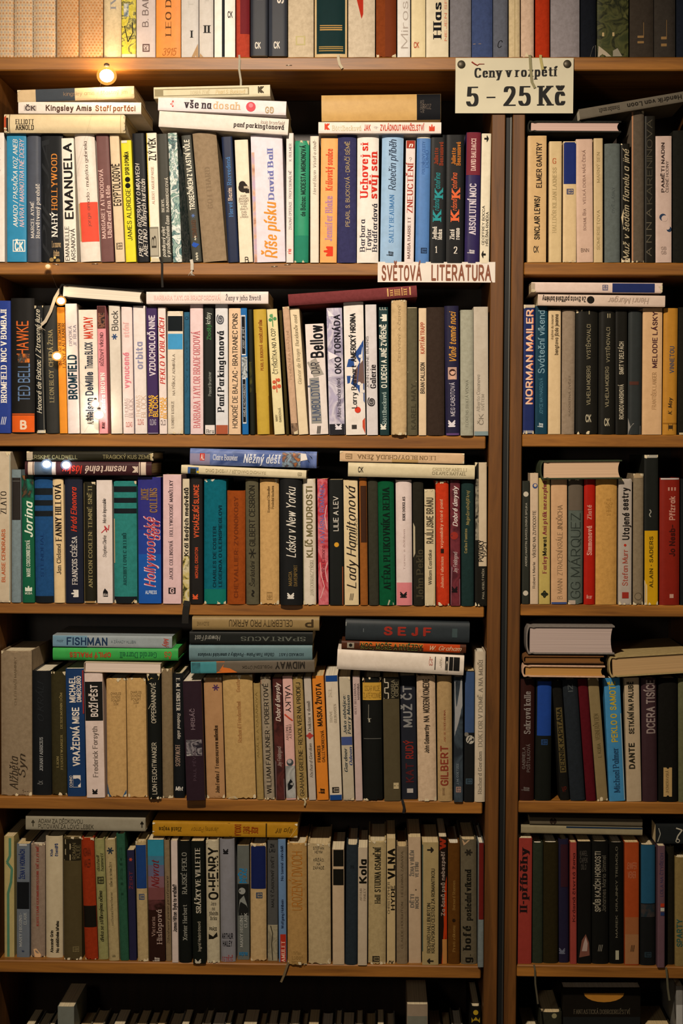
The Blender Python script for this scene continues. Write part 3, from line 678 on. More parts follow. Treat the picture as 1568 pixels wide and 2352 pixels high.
B(1502, 1551, -150, 0, '#38332e', 'second dark brown book with gilt marks', 'dark brown', [('IL', 108, 46, .45, .25, '#8a6c44', 't')], 'h')
B(1553, 1585, -150, 0, '#1a1f2a', 'dark navy book, last before the frame edge', 'brown', [], 'h')

# ---- second shelf
row('second shelf', SH_L[0][0], (598, 605), (0, 1120), -.002)
B(-12, 11, 305, 0, '#ddd6cf', 'thin white spine with tiny slanted line', 'white', [('Jamie Manning • můj druhý život', 450, 312, .4, .2, '#8a5a4a', 'i')])
B(16, 61, 302, -1, '#2f83ad', 'teal-blue spine with two slanted white titles', 'thin white', [('AMADO / PASAČKA KOZ ANEB', 519, 321, .44, .22, 'w', 'i'), ('NÁVRAT MARNOTRATNÉ DCERY', 519, 321, .77, .22, '#e0bcc0', 'i'), ('#r', 575, 548, .3, .94, 'w'), ('#r', 573, 550, .34, .9, '#2f83ad'), ('=ČK', 571, 554, .62, .44, 'w', 'B')], 'p')
B(62, 94, 304, -1, '#474c58', 'slate-grey spine with two typewritten lines', 'teal-blue', [('MARCEL AYMÉ', 544, 461, .4, .22, '#cfcac4', 'r'), ('Rozvětvený paroháč', 544, 421, .78, .25, '#cfcac4', 'r')], 'h', fl='g')
B(96, 146, 307, -2, '#15171a', 'black spine with white and orange capitals', 'slate', [('PIEJA', 590, 320, .2, .32, '#26282b', 'c'), ('NAHÝ', 541, 486, .6, .25, '#e6e0d8', 'r'), ('HOLLYWOOD', 480, 353, .6, .25, '#c9813a', 'r'), ('=La nuova/italien', 585, 545, .68, .4, '#b59a72', 'r'), ('#c', 594, .45, 5, '#8a744a'), ('#c', 596, .75, 5, '#8a744a'), ('#c', 589, .6, 3, '#c9b070')], 'p')
B(147, 177, 318, -8, '#e2dcd0', 'white spine with huge black slanted title', 'black', [('EMANUELA', 502, 329, .5, .58, '#1d1b1b', 'S'), ('EMANUELLE', 596, 518, .28, .3, '#2a2626', 's'), ('ARSANOVÁ', 596, 524, .74, .3, '#2a2626', 's')])
B(185, 231, 306, -15, '#ddd3c8', 'rounded white spine with red block', 'black-lettered white', [('#r', 554, 464, .1, .99, '#d8503e'), ('#r', 552, 466, .03, .1, '#b09a6a'), ('jorge amado • mulatka gabriela', 520, 326, .55, .16, '#5a4640', 't')], 'h', fl='g')
B(233, 262, 307, -13, '#6c4a48', 'mauve-brown spine with typewriter lettering', 'red-block', [('MARGARET ATWOODOVÁ', 546, 389, .28, .28, '#d9b8b0', 'r'), ('Ublížení na těle', 545, 426, .76, .3, '#d9b8b0', 'r')], 'p')
B(265, 287, 310, -14, '#d3bfa0', 'narrow cream spine with tall squeezed title', 'mauve', [('EGYPTOLOGOVÉ', 472, 376, .5, .72, '#2e241c', 'S'), ('⊞', 571, 556, .5, .6, '#3a2e26', 't')])
B(289, 313, 323, -12, '#d9cf2e', 'bright yellow spine with two black dots', 'cream', [('JAMES ALDRIDGE', 551, 433, .5, .42, '#1e1c12', 's'), ('#c', 426, .5, 6, '#15140e'), ('#c', 412, .5, 6, '#15140e'), ('SPOR O PONÍKA', 402, 349, .5, .36, '#1e1c12', 'S'), ('#r', 329, 323, .05, .6, '#ded2c0')])
B(315, 343, 307, -12, '#17181c', 'black spine with swash white lettering', 'yellow', [('PIETRO', 588, 527, .35, .32, '#d9d2c8', 'i'), ('ARETINO', 588, 527, .75, .32, '#d9d2c8', 'i'), ('ROZPRAVY O MRAVECH', 520, 377, .32, .32, '#d9d2c8', 'i'), ('hříšných kurtizán', 519, 412, .78, .36, '#d9d2c8', 'i')])
rb = B(345, 369, 306, -10, '#e0d9c8', 'cream yellow-edged spine with peeled grey sticker', 'black', [('#r', 598, 306, 0, .08, '#b8a022'), ('ZLÝ VĚK', 369, 318, .55, .62, '#221e18', 'S'), ('ALBERT AIGUESPARSE', 468, 382, .5, .24, '#b08878', 's'), ('#r', 588, 520, -.02, .9, '#7d786a'), ('#r', 585, 524, .05, .82, '#a29c8c'), ('B', 568, 540, .42, .42, '#3a362e', 's'), ('#q', [(603, .1), (603, .95), (592, .9), (590, .2)], '#c9bda0')])
ribbon(rb, [(367, 590, -.003), (372, 604, -.004), (372, 635, -.004), (373, 660, -.004)], 5, '#17140f')
B(371, 395, 308, -10, '#3a3a34', 'dark olive-grey spine with two white lines', 'stickered', [('podnikový výlet', 588, 520, .3, .32, '#d9d4c6', 'i'), ('v prodlouženém čase', 590, 495, .74, .34, '#d9d4c6', 'i'), ('BERYL', 486, 455, .3, .24, '#d0cbbd', 'r'), ('BAINBRIDGEOVÁ', 486, 408, .76, .24, '#d0cbbd', 'r')])
B(397, 418, 306, -12, 'm:#8fa8a0,#2f5a60,#dfe4de,#5a8078,#c0ccc4,55', 'narrow spine painted with teal waves', 'olive-grey', [('ŠTVANÝ', 410, 340, .5, .5, '#a9bdbd', 't'), ('Deník řeka', 348, 312, .5, .4, '#4a5a5e', 'i')])
rb = B(441, 464, 312, -25, '#3b3c36', 'leaning dark spine with blue drop motif', 'wave-painted', [('TROSEČNÍKEM Z VLASTNÍ VŮLE', 482, 322, .5, .46, '#ded8c8', 'S'), ('*', 500, 491, .5, .36, '#5a78b8', 's'), ('BOMBARD', 545, 505, .5, .4, '#5a4030', 'S'), ('#q', [(565, .2), (561, .1), (555, .3), (561, .9), (568, .5)], '#2a50a8'), ('~~~', 598, 580, .5, .8, '#c9c4b0', 'C'), ('~~', 552, 542, .5, .6, '#c9c4b0', 'C')])
ribbon(rb, [(439, 596, -.002), (441, 606, -.004), (441, 620, -.0042)], 7, '#b9b2a4', fray=6)
B(466, 521, 307, -25, '#8d7a62', 'wide plain taupe cloth spine leaning over', 'drop-motif', [('GOTTHARD', 480, 385, .5, .2, '#7c6a54', 'R')], 'h')
B(524, 549, 315, -16, '#1b2540', 'narrow navy spine with blue and cream serif title', 'taupe', [('Hervé', 497, 464, .5, .36, '#4a78b0', 'r'), ('Bazin', 460, 432, .5, .36, '#ddc4b0', 'r'), ('Rozvedená', 425, 362, .5, .36, '#4a78b0', 'r')])
B(550, 581, 322, -12, '#dcd0ba', 'cream spine with black inked head', 'navy', [('#c', 431, .5, 11, '#2c2622'), ('#c', 424, .45, 8, '#2c2622'), ('#q', [(438, .5), (444, .7), (444, .95), (434, .95)], '#2c2622'), ('#r', 433, 428, .55, .95, '#b0a490'), ('=ROARK/BRADFORD/ČERNOŠSKÝ/PÁN BŮH/A PÁNI/IZRAELITI', 482, 446, .5, .78, '#5a5048', 's'), ('=STAREJ/ZÁKON/A PROROCI', 500, 483, .5, .6, '#5a5048', 's'), ('=B', 602, 590, .55, .3, '#2a2420', 's')])
B(583, 656, 310, -8, '#d6cdd8', 'wide white spine with orange italic title', 'inked-head', [('#r', 604, 350, .01, .1, 'm:#b09ab8,#c9a48c,#a87a68,30'), ('Říše písku', 593, 466, .55, .36, '#d08a34', 'I'), ('David Ball', 459, 343, .6, .17, '#6a70a8', 'R'), ('#r', 604, 310, .985, .995, '#a8a0a8')], 'p')
B(657, 674, 306, 0, '#d9d0cc', 'very thin white spine with tiny grey lettering', 'wide white', [('ria', 582, 571, .5, .45, '#c83a2a', 'S'), ('ZRADNÁ OPERACE', 527, 462, .55, .36, '#8a8288', 's'), ('PROFESIONÁLNĚ', 455, 391, .55, .34, '#8a8288', 's'), ('K. BULMER', 370, 330, .55, .34, '#8a8288', 's')])
B(675, 708, 323, 2, '#2c8a68', 'emerald green spine with black title', 'thin white', [('de Balzac: MODESTA MIGNONOVÁ', 496, 334, .6, .3, '#16302a', 'S'), ('✿', 597, 583, .6, .42, '#1c4a3a', 't'), ('#r', 604, 540, .02, .98, '#267a62')], 'h', fl='gW')
B(712, 732, 313, 0, '#d9cfc0', 'thin cream spine with faint italic line', 'green', [('Hervé Bazin  Vstaň a choď!', 446, 322, .5, .36, '#8a8078', 'i')])
B(734, 773, 318, 3, '#dfa05e', 'apricot orange spine with lilac and red lettering', 'cream', [('Jennifer Blake', 553, 450, .5, .4, '#a87a9c', 'R'), ('Královský soudce', 437, 342, .5, .38, '#cf4a2c', 'R'), ('⚘', 588, 565, .5, .46, '#cf3a22', 'S')])
B(774, 818, 302, 0, '#34345a', 'dark indigo spine with small gold capitals', 'apricot', [('PEARL S. BUCKOVÁ • DRAČÍ SÉMĚ', 520, 325, .55, .2, '#a8946a', 's')], 'h')
B(819, 869, 307, 1, '#ddd7d0', 'white spine with large red serif title', 'indigo', [('Uchovej si', 454, 329, .32, .34, '#c83226', 'R'), ('svůj sen', 456, 349, .8, .34, '#c83226', 'R'), ('Barbara', 577, 504, .25, .22, '#2c2a38', 'r'), ('Taylor', 577, 524, .54, .22, '#2c2a38', 'r'), ('Bradfordová', 577, 468, .82, .22, '#2c2a38', 'r')], 'h', fl='g')
B(872, 922, 308, 5, '#8fb0d2', 'wide light blue spine with dark script title', 'red-titled', [('SALLY BEAUMAN', 557, 448, .5, .2, '#3a70a8', 'r'), ('Rebečin příběh', 437, 322, .5, .32, '#27344a', 'i'), ('ikar', 588, 577, .5, .3, '#20242e', 'I')], 'h', fl='g')
B(928, 950, 323, 4, '#d9cdca', 'thin white spine with red-brown capitals', 'light blue', [('#r', 341, 323, .05, .95, '#9a3626'), ('=n', 338, 328, .5, .4, 'w', 'I'), ('MARIA BARRETT', 594, 498, .45, .3, '#6a4a44', 'r'), ('ZNEUCTĚNÍ', 489, 376, .5, .56, '#a03a2c', 'r'), ('=?', 371, 362, .5, .3, '#a89890', 'r')])
B(953, 985, 310, 4, '#4f79b4', 'plain mid-blue spine with dark square emblem', 'thin white', [SQ(582, .62, .4, '#1c2a44'), ('POUTNÍKOVY CESTY', 400, 325, .5, .2, '#3c62a0', 's'), ('DOMŮ', 385, 345, .75, .2, '#3c62a0', 's'), ('#r', 318, 310, .02, .98, '#c9c4b8')], 'h', fl='g')
B(986, 1022, 310, 3, '#151719', 'black volume numbered 1 with teal script', 'mid-blue', [('=1', 580, 566, .4, .1, '#d8d2c8', 'r'), ('Jediná', 550, 521, .3, .26, '#d8d2c8', 'R'), ('láska', 550, 527, .68, .26, '#d8d2c8', 'R'), ('K', 507, 484, .45, .5, '#2a8a90', 'R'), ('rásná', 484, 458, .45, .34, '#2a8a90', 'i'), ('K', 455, 434, .55, .5, '#2a8a90', 'R'), ('ateřina', 434, 398, .5, .34, '#2a8a90', 'i'), ('Juliette', 378, 340, .35, .24, '#8a3a24', 'R'), ('Benzoniová', 380, 327, .68, .24, '#8a3a24', 'R')], 'p')
B(1023, 1064, 310, 2, '#151618', 'black volume numbered 2 with orange script', 'numbered-1', [('=2', 582, 567, .55, .2, '#d8d2c8', 'r'), ('Zlaté', 550, 527, .35, .24, '#d8d2c8', 'R'), ('rouno', 550, 524, .68, .24, '#d8d2c8', 'R'), ('K', 507, 484, .5, .44, '#d2623a', 'R'), ('rásná', 484, 458, .5, .3, '#d2623a', 'i'), ('K', 455, 434, .55, .44, '#d2623a', 'R'), ('ateřina', 434, 398, .5, .3, '#d2623a', 'i'), ('Juliette', 378, 340, .4, .22, '#b8702c', 'R'), ('Benzoniová', 380, 327, .68, .22, '#b8702c', 'R')], 'p')
B(1066, 1100, 304, 5, '#2c2450', 'purple spine with maroon top and tall white title', 'numbered-2', [('#r', 402, 304, .02, .98, '#6e2834'), ('DAVID BALDACCI', 392, 319, .5, .3, '#d9bcb4', 'R'), ('ABSOLUTNÍ MOC', 539, 422, .5, .42, '#cdc4d0', 'R'), ('ikar', 583, 574, .5, .46, '#d8d2d8', 'I')], 'h', fl='g')
B(1101, 1123, 307, 5, '#d8cfb8', 'thin cream spine with black arrows', 'purple', [('↑', 594, 576, .4, .4, '#22201c', 'S'), ('↑', 311, 327, .5, .4, '#22201c', 'S'), ('GEOFFREY BOCCA', 563, 473, .3, .26, '#3a362e', 's'), ('HŘEŠNÁ RIVIÉRA', 565, 487, .72, .26, '#3a362e', 's')])
# lying above the second shelf's row
F(40, 308, 210, 232, 194, 229, '#c9b08a', 'cream spine with dark middle band, topmost of stack beneath the brightest lamp reflection', [('#r', 82, 172, 0, 1, '#3c424a'), ('kingsley amis - šťastný jim', 146, 292, .5, .3, '#8a7258', 't')], 'p', fl='W')
F(42, 324, 233, 261, 236, 261, '#dfd5cc', 'white spine with brown art-nouveau title, middle of the stack beneath the brightest lamp reflection', [('#r', 55, 84, .32, .78, '#b8aea6'), ('ČK', 58, 82, .55, .36, '#4a4040', 'S'), ('Kingsley Amis', 105, 211, .52, .44, '#4c342a', 'S'), ('Staří parťáci', 219, 311, .52, .44, '#7a4a30', 'S')], 'p')
F(9, 287, 262, 304, 262, 305, '#d3c19c', 'thick cream spine with black two-line name, lowest beneath the white art-nouveau-titled one', [('#r', 9, 14, 0, 1, '#b04a2c'), ('#r', 14, 19, .2, .95, '#2c261e'), ('#r', 21, 22.5, 0, 1, '#4a4030'), ('ELLIOTT', 36, 78, .42, .24, '#221c14', 'R'), ('ARNOLD', 36, 78, .72, .24, '#221c14', 'R'), ('#r', 276, 277.5, 0, 1, '#a8946c')], 'h', fl='gW')
F(353, 620, 201, 226, 194, 221, '#cdc5a8', 'cream spine framed in brown, topmost of the white-spined stack', [('#r', 355, 572, .18, .82, '#8d8468'), ('#r', 375, 569, .28, .76, '#cdc5a8'), ('DOBRÁ ZEMĚ', 437, 482, .56, .3, '#b5a888', 'r'), ('Pearl S. Bucková', 495, 562, .54, .34, '#c0a878', 'i'), ('λ', 592, 606, .5, .5, '#4a4232', 'S')], 'p')
F(363, 657, 223, 251, 231, 266, '#ddd4d6', 'glossy white spine with red rose emblem, second in its stack', [('ΓC', 391, 399, .5, .4, '#c83a30', 'S'), ('vše na', 424, 485, .56, .55, '#3a3238', 'R'), ('dosah', 490, 551, .56, .5, '#c9a880', 'r'), ('#c', 576, .5, 11, '#c8505a'), ('#c', 576, .4, 5, '#d8808a'), ('=ER', 620, 625, .6, .3, '#b09a70', 's'), ('GO', 609, 629, .68, .4, '#b09a78', 'S')], 'p')
F(365, 662, 254, 291, 274, 309, '#d8cfc6', 'white spine with bold lower-case title, lowest beneath the rose-emblem one', [('louis bromfield', 598, 652, .33, .24, '#8a7a70', 'i'), ('paní parkingtonová', 537, 652, .6, .28, '#2c2422', 'R')], 'p')
F(738, 1012, 219, 277, 214, 275, '#c09c62', 'thick tan spine with black jacket end, lying beside the price card', [('#r', 957, 1012, 0, 1, '#16171b'), ('=DVOŘÁK/NOVELY', 965, 975, .5, .5, '#6a625a', 's'), ('PROZ', 970, 990, .5, .18, '#5a5048', 's')], 'h', fl='g', Y=.004)
F(731, 1013, 281, 305, 280, 307, '#ddd4cc', 'white spine with thin red capitals, beneath the thick tan one', [('λ', 745, 757, .5, .5, '#c8442e', 'S'), ('Böttlbecková', 763, 829, .55, .42, '#c4b89a', 'r'), ('JAK', 836, 851, .5, .48, '#b8402e', 'S'), ('(ne)', 858, 868, .5, .3, '#a8a0a0', 's'), ('ZVLÁDNOUT MANŽELSTVÍ', 873, 973, .5, .46, '#b8402e', 'S'), ('⚘', 985, 998, .5, .5, '#c8442e', 'S')], 'p')

row('narrow bay second shelf', SH_R[0][0], (603, 605), (1200, 1568), .0)
B(1211, 1254, 312, 1, '#c9a878', 'tan spine with heavy black lettering', 'tan', [('SINCLAIR LEWIS/', 551, 450, .5, .26, '#1d1813', 'S'), ('ELMER GANTRY', 432, 328, .6, .26, '#3a2c22', 'S'), ('=CK', 580, 567, .45, .28, '#3a3026', 'S')], 'p')
B(1260, 1289, 325, 1, '#cbb488', 'cream spine with faint serif title', 'tan', [('HALLDÓR KILJAN LAXNESS', 535, 385, .42, .3, '#a8946a', 'r'), ('=G', 376, 364, .4, .3, '#b0603c', 'r')], 'p')
B(1292, 1323, 325, 1, '#cfb68c', 'cream spine with dark blue top block', 'cream', [('#r', 423, 327, .03, .97, '#1c2a66'), SQ(447, .52, .46, '#3a4268')], 'p', fl='W')
B(1324, 1362, 320, -2, '#c9ab98', 'pinkish white spine with thin grey line', 'blue-block', [('BOHUMIL ŘÍHA', 530, 480, .5, .16, '#8a6c60', 's'), ('VELKÁ DOBA NÁS ČEKÁ', 470, 345, .48, .16, '#8a6c60', 's'), ('=BNN', 580, 572, .5, .5, '#6a5448', 's')], 'p')
B(1363, 1384, 318, 0, '#c4ad84', 'thin cream spine with two grey words', 'pinkish', [('SOMERSETOVA', 575, 483, .5, .32, '#9a8660', 's'), ('MARNÝ SEN', 420, 350, .5, .32, '#9a8660', 's')], 'p')
B(1388, 1424, 330, 0, '#5c6462', 'rounded grey-blue cloth spine', 'thin cream', [('DVĚ LÁSKY', 490, 430, .55, .16, '#4c5454', 's')], 'h')
B(1426, 1447, 330, -1, '#17150f', 'black spine crowded with looped white script', 'grey-blue', [('Muž v šedém flanelu a jiné', 598, 345, .55, .66, '#a89c80', 'c'), ('#q', [(500, .01), (480, .3), (520, .2)], '#b8a888'), ('#q', [(602, .2), (602, .9), (596, .5)], '#b09c84')], 'p', fl='W')
B(1450, 1479, 255, 0, '#5a5044', 'tall taupe spine with paler left edge', 'script', [('#r', 605, 255, .02, .12, '#a87a5a')], 'h', fl='W')
B(1480, 1504, 267, 0, '#1d1b16', 'black spine with outlined grey capitals', 'taupe', [('A N N A', 590, 480, .4, .5, '#5c5648', 't'), ('KARENINOVÁ', 470, 275, .45, .5, '#4a463a', 't')], 'p')
B(1505, 1542, 313, 0, '#c4ada2', 'whitish spine with blue crescents', 'outlined', [('PAMĚTI NADIN', 443, 328, .45, .18, '#3a2c28', 'S'), ('ČERNÉ HODINY', 443, 370, .72, .16, '#5a4a44', 's'), ('#c', 500, .45, 8, '#2a3a54'), ('#c', 503, .55, 7, '#c4ada2'), ('#c', 528, .85, 6, '#2a3a54'), ('#c', 524, .75, 5, '#c4ada2'), ('=GB/GB', 585, 565, .5, .34, '#9a867c', 's')], 'p')
B(1545, 1580, 300, 0, '#1c1c18', 'plain blackish spine at the frame edge', 'crescent', [], 'h')
E(1212, 1426, 277, 303, 278, 304, '#2a2a26', 'dark-covered book lying flat with pink-white pages facing out, narrow bay', '#d0b0a4', 'h', -.006)
F(1330, 1572, 250, 275, 210, 232, '#635c50', 'slanting grey-brown book with upside-down lettering above the narrow bay', [('Hendrik van Loon', 1565, 1440, .5, .4, '#26221c', 'S'), ('Rembrandt', 1422, 1375, .5, .4, '#26221c', 'r')], 'p')

# ---- third shelf
TB = lambda a, b, c1, st='t': [('THOMAS', a, b, .32, .34, c1, st), ('BLOCK', a, b, .76, .4, c1, st)]
row('third shelf', SH_L[1][0], (989, 1000), (0, 1120), -.002, 'a left-end')
B(-8, 25, 691, -1, '#253a86', 'royal blue spine with tall white serif capitals', 'royal blue', [('BROMFIELD', 920, 836, .52, .38, 'w', 'R'), ('NOC V BOMBAJI', 828, 711, .52, .38, 'w', 'R'), ('=≡', 969, 953, .5, .4, '#c9ccd8', 's')])
B(26, 80, 685, -2, '#1c1b1a', 'thick black spine with orange block at foot', 'royal blue', [('TED BELL', 917, 832, .55, .46, '#5d78a0', 's'), ('HAWKE', 812, 736, .5, .46, '#c9622c', 's'), ('#r', 830, 810, .3, .8, 'm:#c9722c,#2c2a2a,#8a8478,60'), ('#r', 987, 945, .02, .98, '#d25a1e'), ('#r', 949, 947.5, .02, .98, '#2a2220'), ('=B', 979, 962, .52, .3, '#e0c8b0', 'B')], 'h', fl='g')
B(84, 105, 702, -6, '#191b1c', 'frayed black jacket with flowing white script', 'orange-footed', [('Honoré de Balzac / Ztracené iluze', 945, 712, .35, .52, '#c9c2b0', 'c'), ('#r', 990, 983, .1, .9, '#c2bcae'), ('#l', [(985, .85), (730, .8)], '#8a867c', 1)], 'h', fl='gW')
B(106, 136, 702, -7, '#30302e', 'charcoal spine with thin gold capitals', 'frayed black', [('LEON BLOY', 920, 848, .5, .32, '#8f8462', 'r'), ('CHUDÁ ŽENA', 840, 757, .5, .32, '#8f8462', 'r')], 'h', fl='g')
B(137, 155, 706, -7, '#d98a2c', 'narrow orange-yellow spine with dark typed lines', 'charcoal', [('INGMAR BERGMAN', 836, 742, .3, .38, '#5c3c1c', 'r'), ('FANNY A ALEXANDR', 842, 742, .78, .38, '#5c3c1c', 'r')])
B(156, 183, 698, -7, '#dccfcc', 'white spine with one fat dark-teal surname', 'orange-yellow', [('BROMFIELD', 914, 813, .5, .66, '#16303e', 'B'), ('DIVOKÁ', 793, 748, .4, .24, '#8a8490', 'r'), ('JE ŘEKA', 793, 746, .78, .24, '#8a8490', 'r')])
B(185, 227, 712, -5, '#ddd4c8', 'wide white spine with navy and red squeezed lettering', 'teal-lettered', [('Nelson DeMille', 960, 852, .52, .38, '#2c3444', 'S'), ('Thomas BLOCK', 845, 785, .52, .38, '#2c3444', 'S'), ('MAYDAY', 777, 728, .52, .44, '#c03a22', 'S'), ('ALPRESS', 970, 945, .55, .3, '#3a342e', 'S')])
B(228, 248, 703, -6, '#d48a92', 'pink spine with dark top photograph', 'wide white', [('#r', 754, 703, .02, .98, '#4a2a28'), ('#r', 752, 719, .1, .9, 'm:#241a1c,#8a5a48,#2a1a1a,90'), ('RŮŽOVÝ VÍKEND', 838, 763, .5, .36, '#4a2a30', 's'), ('Sandra BROWN', 945, 854, .52, .48, '#ecdcd8', 'R'), ('IKAR', 980, 966, .5, .34, '#3a2424', 'I')])
B(254, 281, 702, -6, '#cfc6ba', 'off-white spine with blue asterisk', 'pink', [('Block', 759, 714, .55, .52, '#3a3634', 's'), ('*', 780, 766, .5, .42, '#2a4470', 'S'), ('#r', 992, 703, 0, .06, '#3a3a2a')])
B(283, 308, 705, -5, '#ddcdca', 'white spine with hot-pink lower-case title', 'asterisk', [('vynucené', 889, 808, .45, .5, '#d27a8a', 'S'), ('stání', 774, 741, .5, .48, '#d9aaa8', 'S'), *TB(955, 912, '#b09a98'), ('=OLDAG', 976, 966, .55, .6, '#b0483a', 's')])
B(309, 338, 703, -5, '#dcd2ce', 'white spine with dashed blue-grey title', 'pink-titled', [('orbita', 846, 784, .55, .5, '#8a8aa6', 'S'), *TB(955, 905, '#c9a890'), ('#r', 992, 703, 0, .04, '#2c345c'), ('=OLDAG', 971, 960, .5, .5, '#b0483a', 's')])
B(339, 364, 705, -4, '#3c2a56', 'deep purple spine with white capitals', 'dashed-title', [('VZDUCHOLOĎ NINE', 861, 724, .52, .5, '#d0c6d2', 'S'), ('THOMAS', 954, 905, .32, .34, '#d8a83a', 'S'), ('BLOCK', 954, 905, .76, .42, '#d8a83a', 'S'), ('=OLDAG', 972, 960, .5, .6, '#b8b0c0', 's'), ('#r', 995, 990, .02, .98, '#8a8098')])
B(366, 384, 706, -4, '#ddcfca', 'narrow white spine with slanted red capitals', 'purple', [('PEKLO V OBLACÍCH', 880, 731, .5, .62, '#b8322a', 'I'), ('THOMAS', 958, 910, .32, .4, '#d9a03a', 'S'), ('BLOCK', 958, 910, .78, .42, '#d9a03a', 'S'), ('=OLD', 972, 962, .5, .7, '#4a3c3c', 's')])
B(385, 421, 715, -1, '#d5cab8', 'cream spine with black and sky-blue blocks', 'red-lettered', [('#r', 760, 726, .02, .98, '#141a1e'), ('#r', 801, 766, .02, .98, '#3f8ec0'), ('O. RONDEFF & SCHULZE', 980, 918, .32, .16, '#8a7e70', 's'), ('NA PŘÍKAZ ADMIRÁLA', 905, 812, .4, .16, '#8a7e70', 's'), ('#r', 994, 988, .9, 1, '#2a5060')], 'p', fl='W')
B(423, 436, 717, -1, '#2c5a76', 'very thin petrol-blue cloth spine', 'block-topped', [('VÝBOR', 900, 780, .5, .3, '#24485e', 's'), ('#c', 731, .5, 4, '#1c3a4e'), ('#c', 731, .5, 2.5, '#2c5a76')], 'h')
B(437, 467, 697, -1, '#d9c2c4', 'pale pink spine with tall rose capitals', 'petrol', [('BARBARA TAYLOR BRADFORDOVÁ', 979, 760, .5, .5, '#c06a70', 'r')])
B(469, 494, 705, -3, '#1c1e1c', 'glossy black spine with white label at foot', 'pale pink', [('Pascal Bruckner', 907, 852, .55, .26, '#8a908a', 's'), ('Zloději', 780, 746, .52, .34, '#3a7a44', 's'), ('krásy', 744, 718, .52, .4, '#b8c0b4', 's'), ('#r', 995, 973, .08, .98, '#d8d0cc'), ('=Bru', 991, 983, .55, .72, '#2a2622', 'r')])
B(495, 524, 698, -1, '#cfd0d4', 'bluish white spine with bold black serif title', 'glossy black', [('Paní Parkingtonová', 943, 760, .42, .5, '#17181c', 'R'), ('@', 747, 722, .4, .62, '#4a4c54', 's'), ('#r', 997, 973, .02, .98, '#a0543a')])
B(525, 553, 708, 0, '#d6b898', 'peach spine with plain black capitals', 'bluish white', [('HONORÉ DE BALZAC • BRATRANEC PONS', 980, 720, .52, .4, '#221e1c', 's')])
B(556, 571, 707, -4, '#1a62a4', 'thin bright blue spine with black boxes', 'peach', [('#r', 815, 724, .05, .75, '#c9ccd0'), ('#r', 812, 727, .12, .68, '#16191e'), ('JOSEF JE ZPĚT', 800, 750, .4, .26, '#b0b4b8', 's'), ('#r', 866, 818, .05, .95, 'm:#14181c,#b8c0c4,#1a2024,90'), ('#r', 970, 866, .1, .7, '#c9ccd0'), ('#r', 967, 869, .16, .64, '#16191e'), ('AMÉLIE NOTHOMBOVÁ', 955, 880, .4, .26, '#b0b4b8', 's')])
B(574, 586, 711, -6, '#1a1c14', 'narrow black leaning spine', 'bright blue', [('#r', 900, 830, .1, .6, 'm:#1a1c14,#4a4a1c,70')], 'h', fl='g')
B(590, 620, 711, -9, '#b89a3a', 'ochre spine with brown lower half', 'narrow black', [('PEARL S. BUCKOVÁ • ROZDĚLENÝ DŮM', 850, 735, .55, .2, '#8a4a20', 'S'), ('#q', [(1010, .0), (900, .0), (908, .99), (1010, .99)], '#5a2a1c')], 'h', fl='g')
B(630, 654, 711, -18, '#d8cda0', 'cream spine with green sprig and red sprig', 'ochre', [('ČTYŘICÍTKA-NO A CO?', 858, 755, .5, .4, '#2c281c', 's'), ('#l', [(751, .5), (722, .5)], '#3a7a4a', 2), ('#c', 735, .28, 4, '#4a8a58'), ('#c', 733, .74, 4, '#4a8a58'), ('#c', 726, .4, 4, '#5a9464'), ('#l', [(900, .5), (868, .5)], '#b8442c', 2), ('#c', 888, .25, 4.5, '#c2583c'), ('#c', 886, .75, 4.5, '#c2583c'), ('#c', 876, .28, 4, '#c2583c'), ('#c', 872, .72, 4, '#c2583c'), ('MARY', 965, 950, .3, .2, '#6a6248', 's'), ('BARDOVÁ', 967, 935, .66, .2, '#6a6248', 's')], 'p')
B(657, 664, 713, -17, '#3a3218', 'dark sliver of a jacket', 'sprigged', [], 'h')  # a jacket's shaded side, its shade put into the dark colour
B(669, 685, 705, -21, '#bf9f84', 'worn pinkish-beige leaning spine', 'dark sliver', [('#r', 998, 970, .05, .95, 'm:#3a2c24,#a88a70,50'), ('PONÍŽENÍ A URAŽENÍ', 870, 760, .5, .3, '#a88a70', 's')], 'h', fl='W')
B(686, 708, 709, -21, '#d9c8a8', 'cream leaning spine with grey italic line', 'pinkish-beige', [('Günter de Bruyn  Buridanův osel', 882, 725, .5, .38, '#8a7e64', 'i')])
B(711, 754, 745, -11, '#dad0cc', 'short white spine with taped-strip lettering', 'cream italic', [('#q', [(971, .12), (868, .1), (866, .62), (971, .68)], '#8c8a86'), ('HUMBOLDTŮV', 965, 872, .4, .42, '#3a4a6a', 's'), ('#q', [(866, .35), (832, .02), (822, .5), (860, .9)], '#9a948c'), ('DAR', 858, 832, .45, .42, '#2c2c34', 's'), ('Bellow', 822, 748, .58, .6, '#16161a', 'S'), ('=≡', 993, 978, .5, .24, '#2a2624', 'S')])
B(756, 792, 708, -7, 'm:#a8a2bc,#c9c4d2,#8a849e,#b8b2c8,25', 'stormy lilac spine with black capitals', 'taped-strip', [('#r', 1000, 972, .01, .99, '#26262c'), ('OKO TORNÁDA', 858, 723, .66, .36, '#1c1a24', 'S'), ('Alice Blanchardová', 957, 868, .66, .24, '#4a4454', 's'), ('λ', 985, 972, .66, .36, '#d8d4dc', 'S'), ('#q', [(727, .12), (711, .05), (727, .5)], '#ddd8e0'), ('#q', [(826, .1), (806, .05), (818, .7)], '#ddd8e0')])
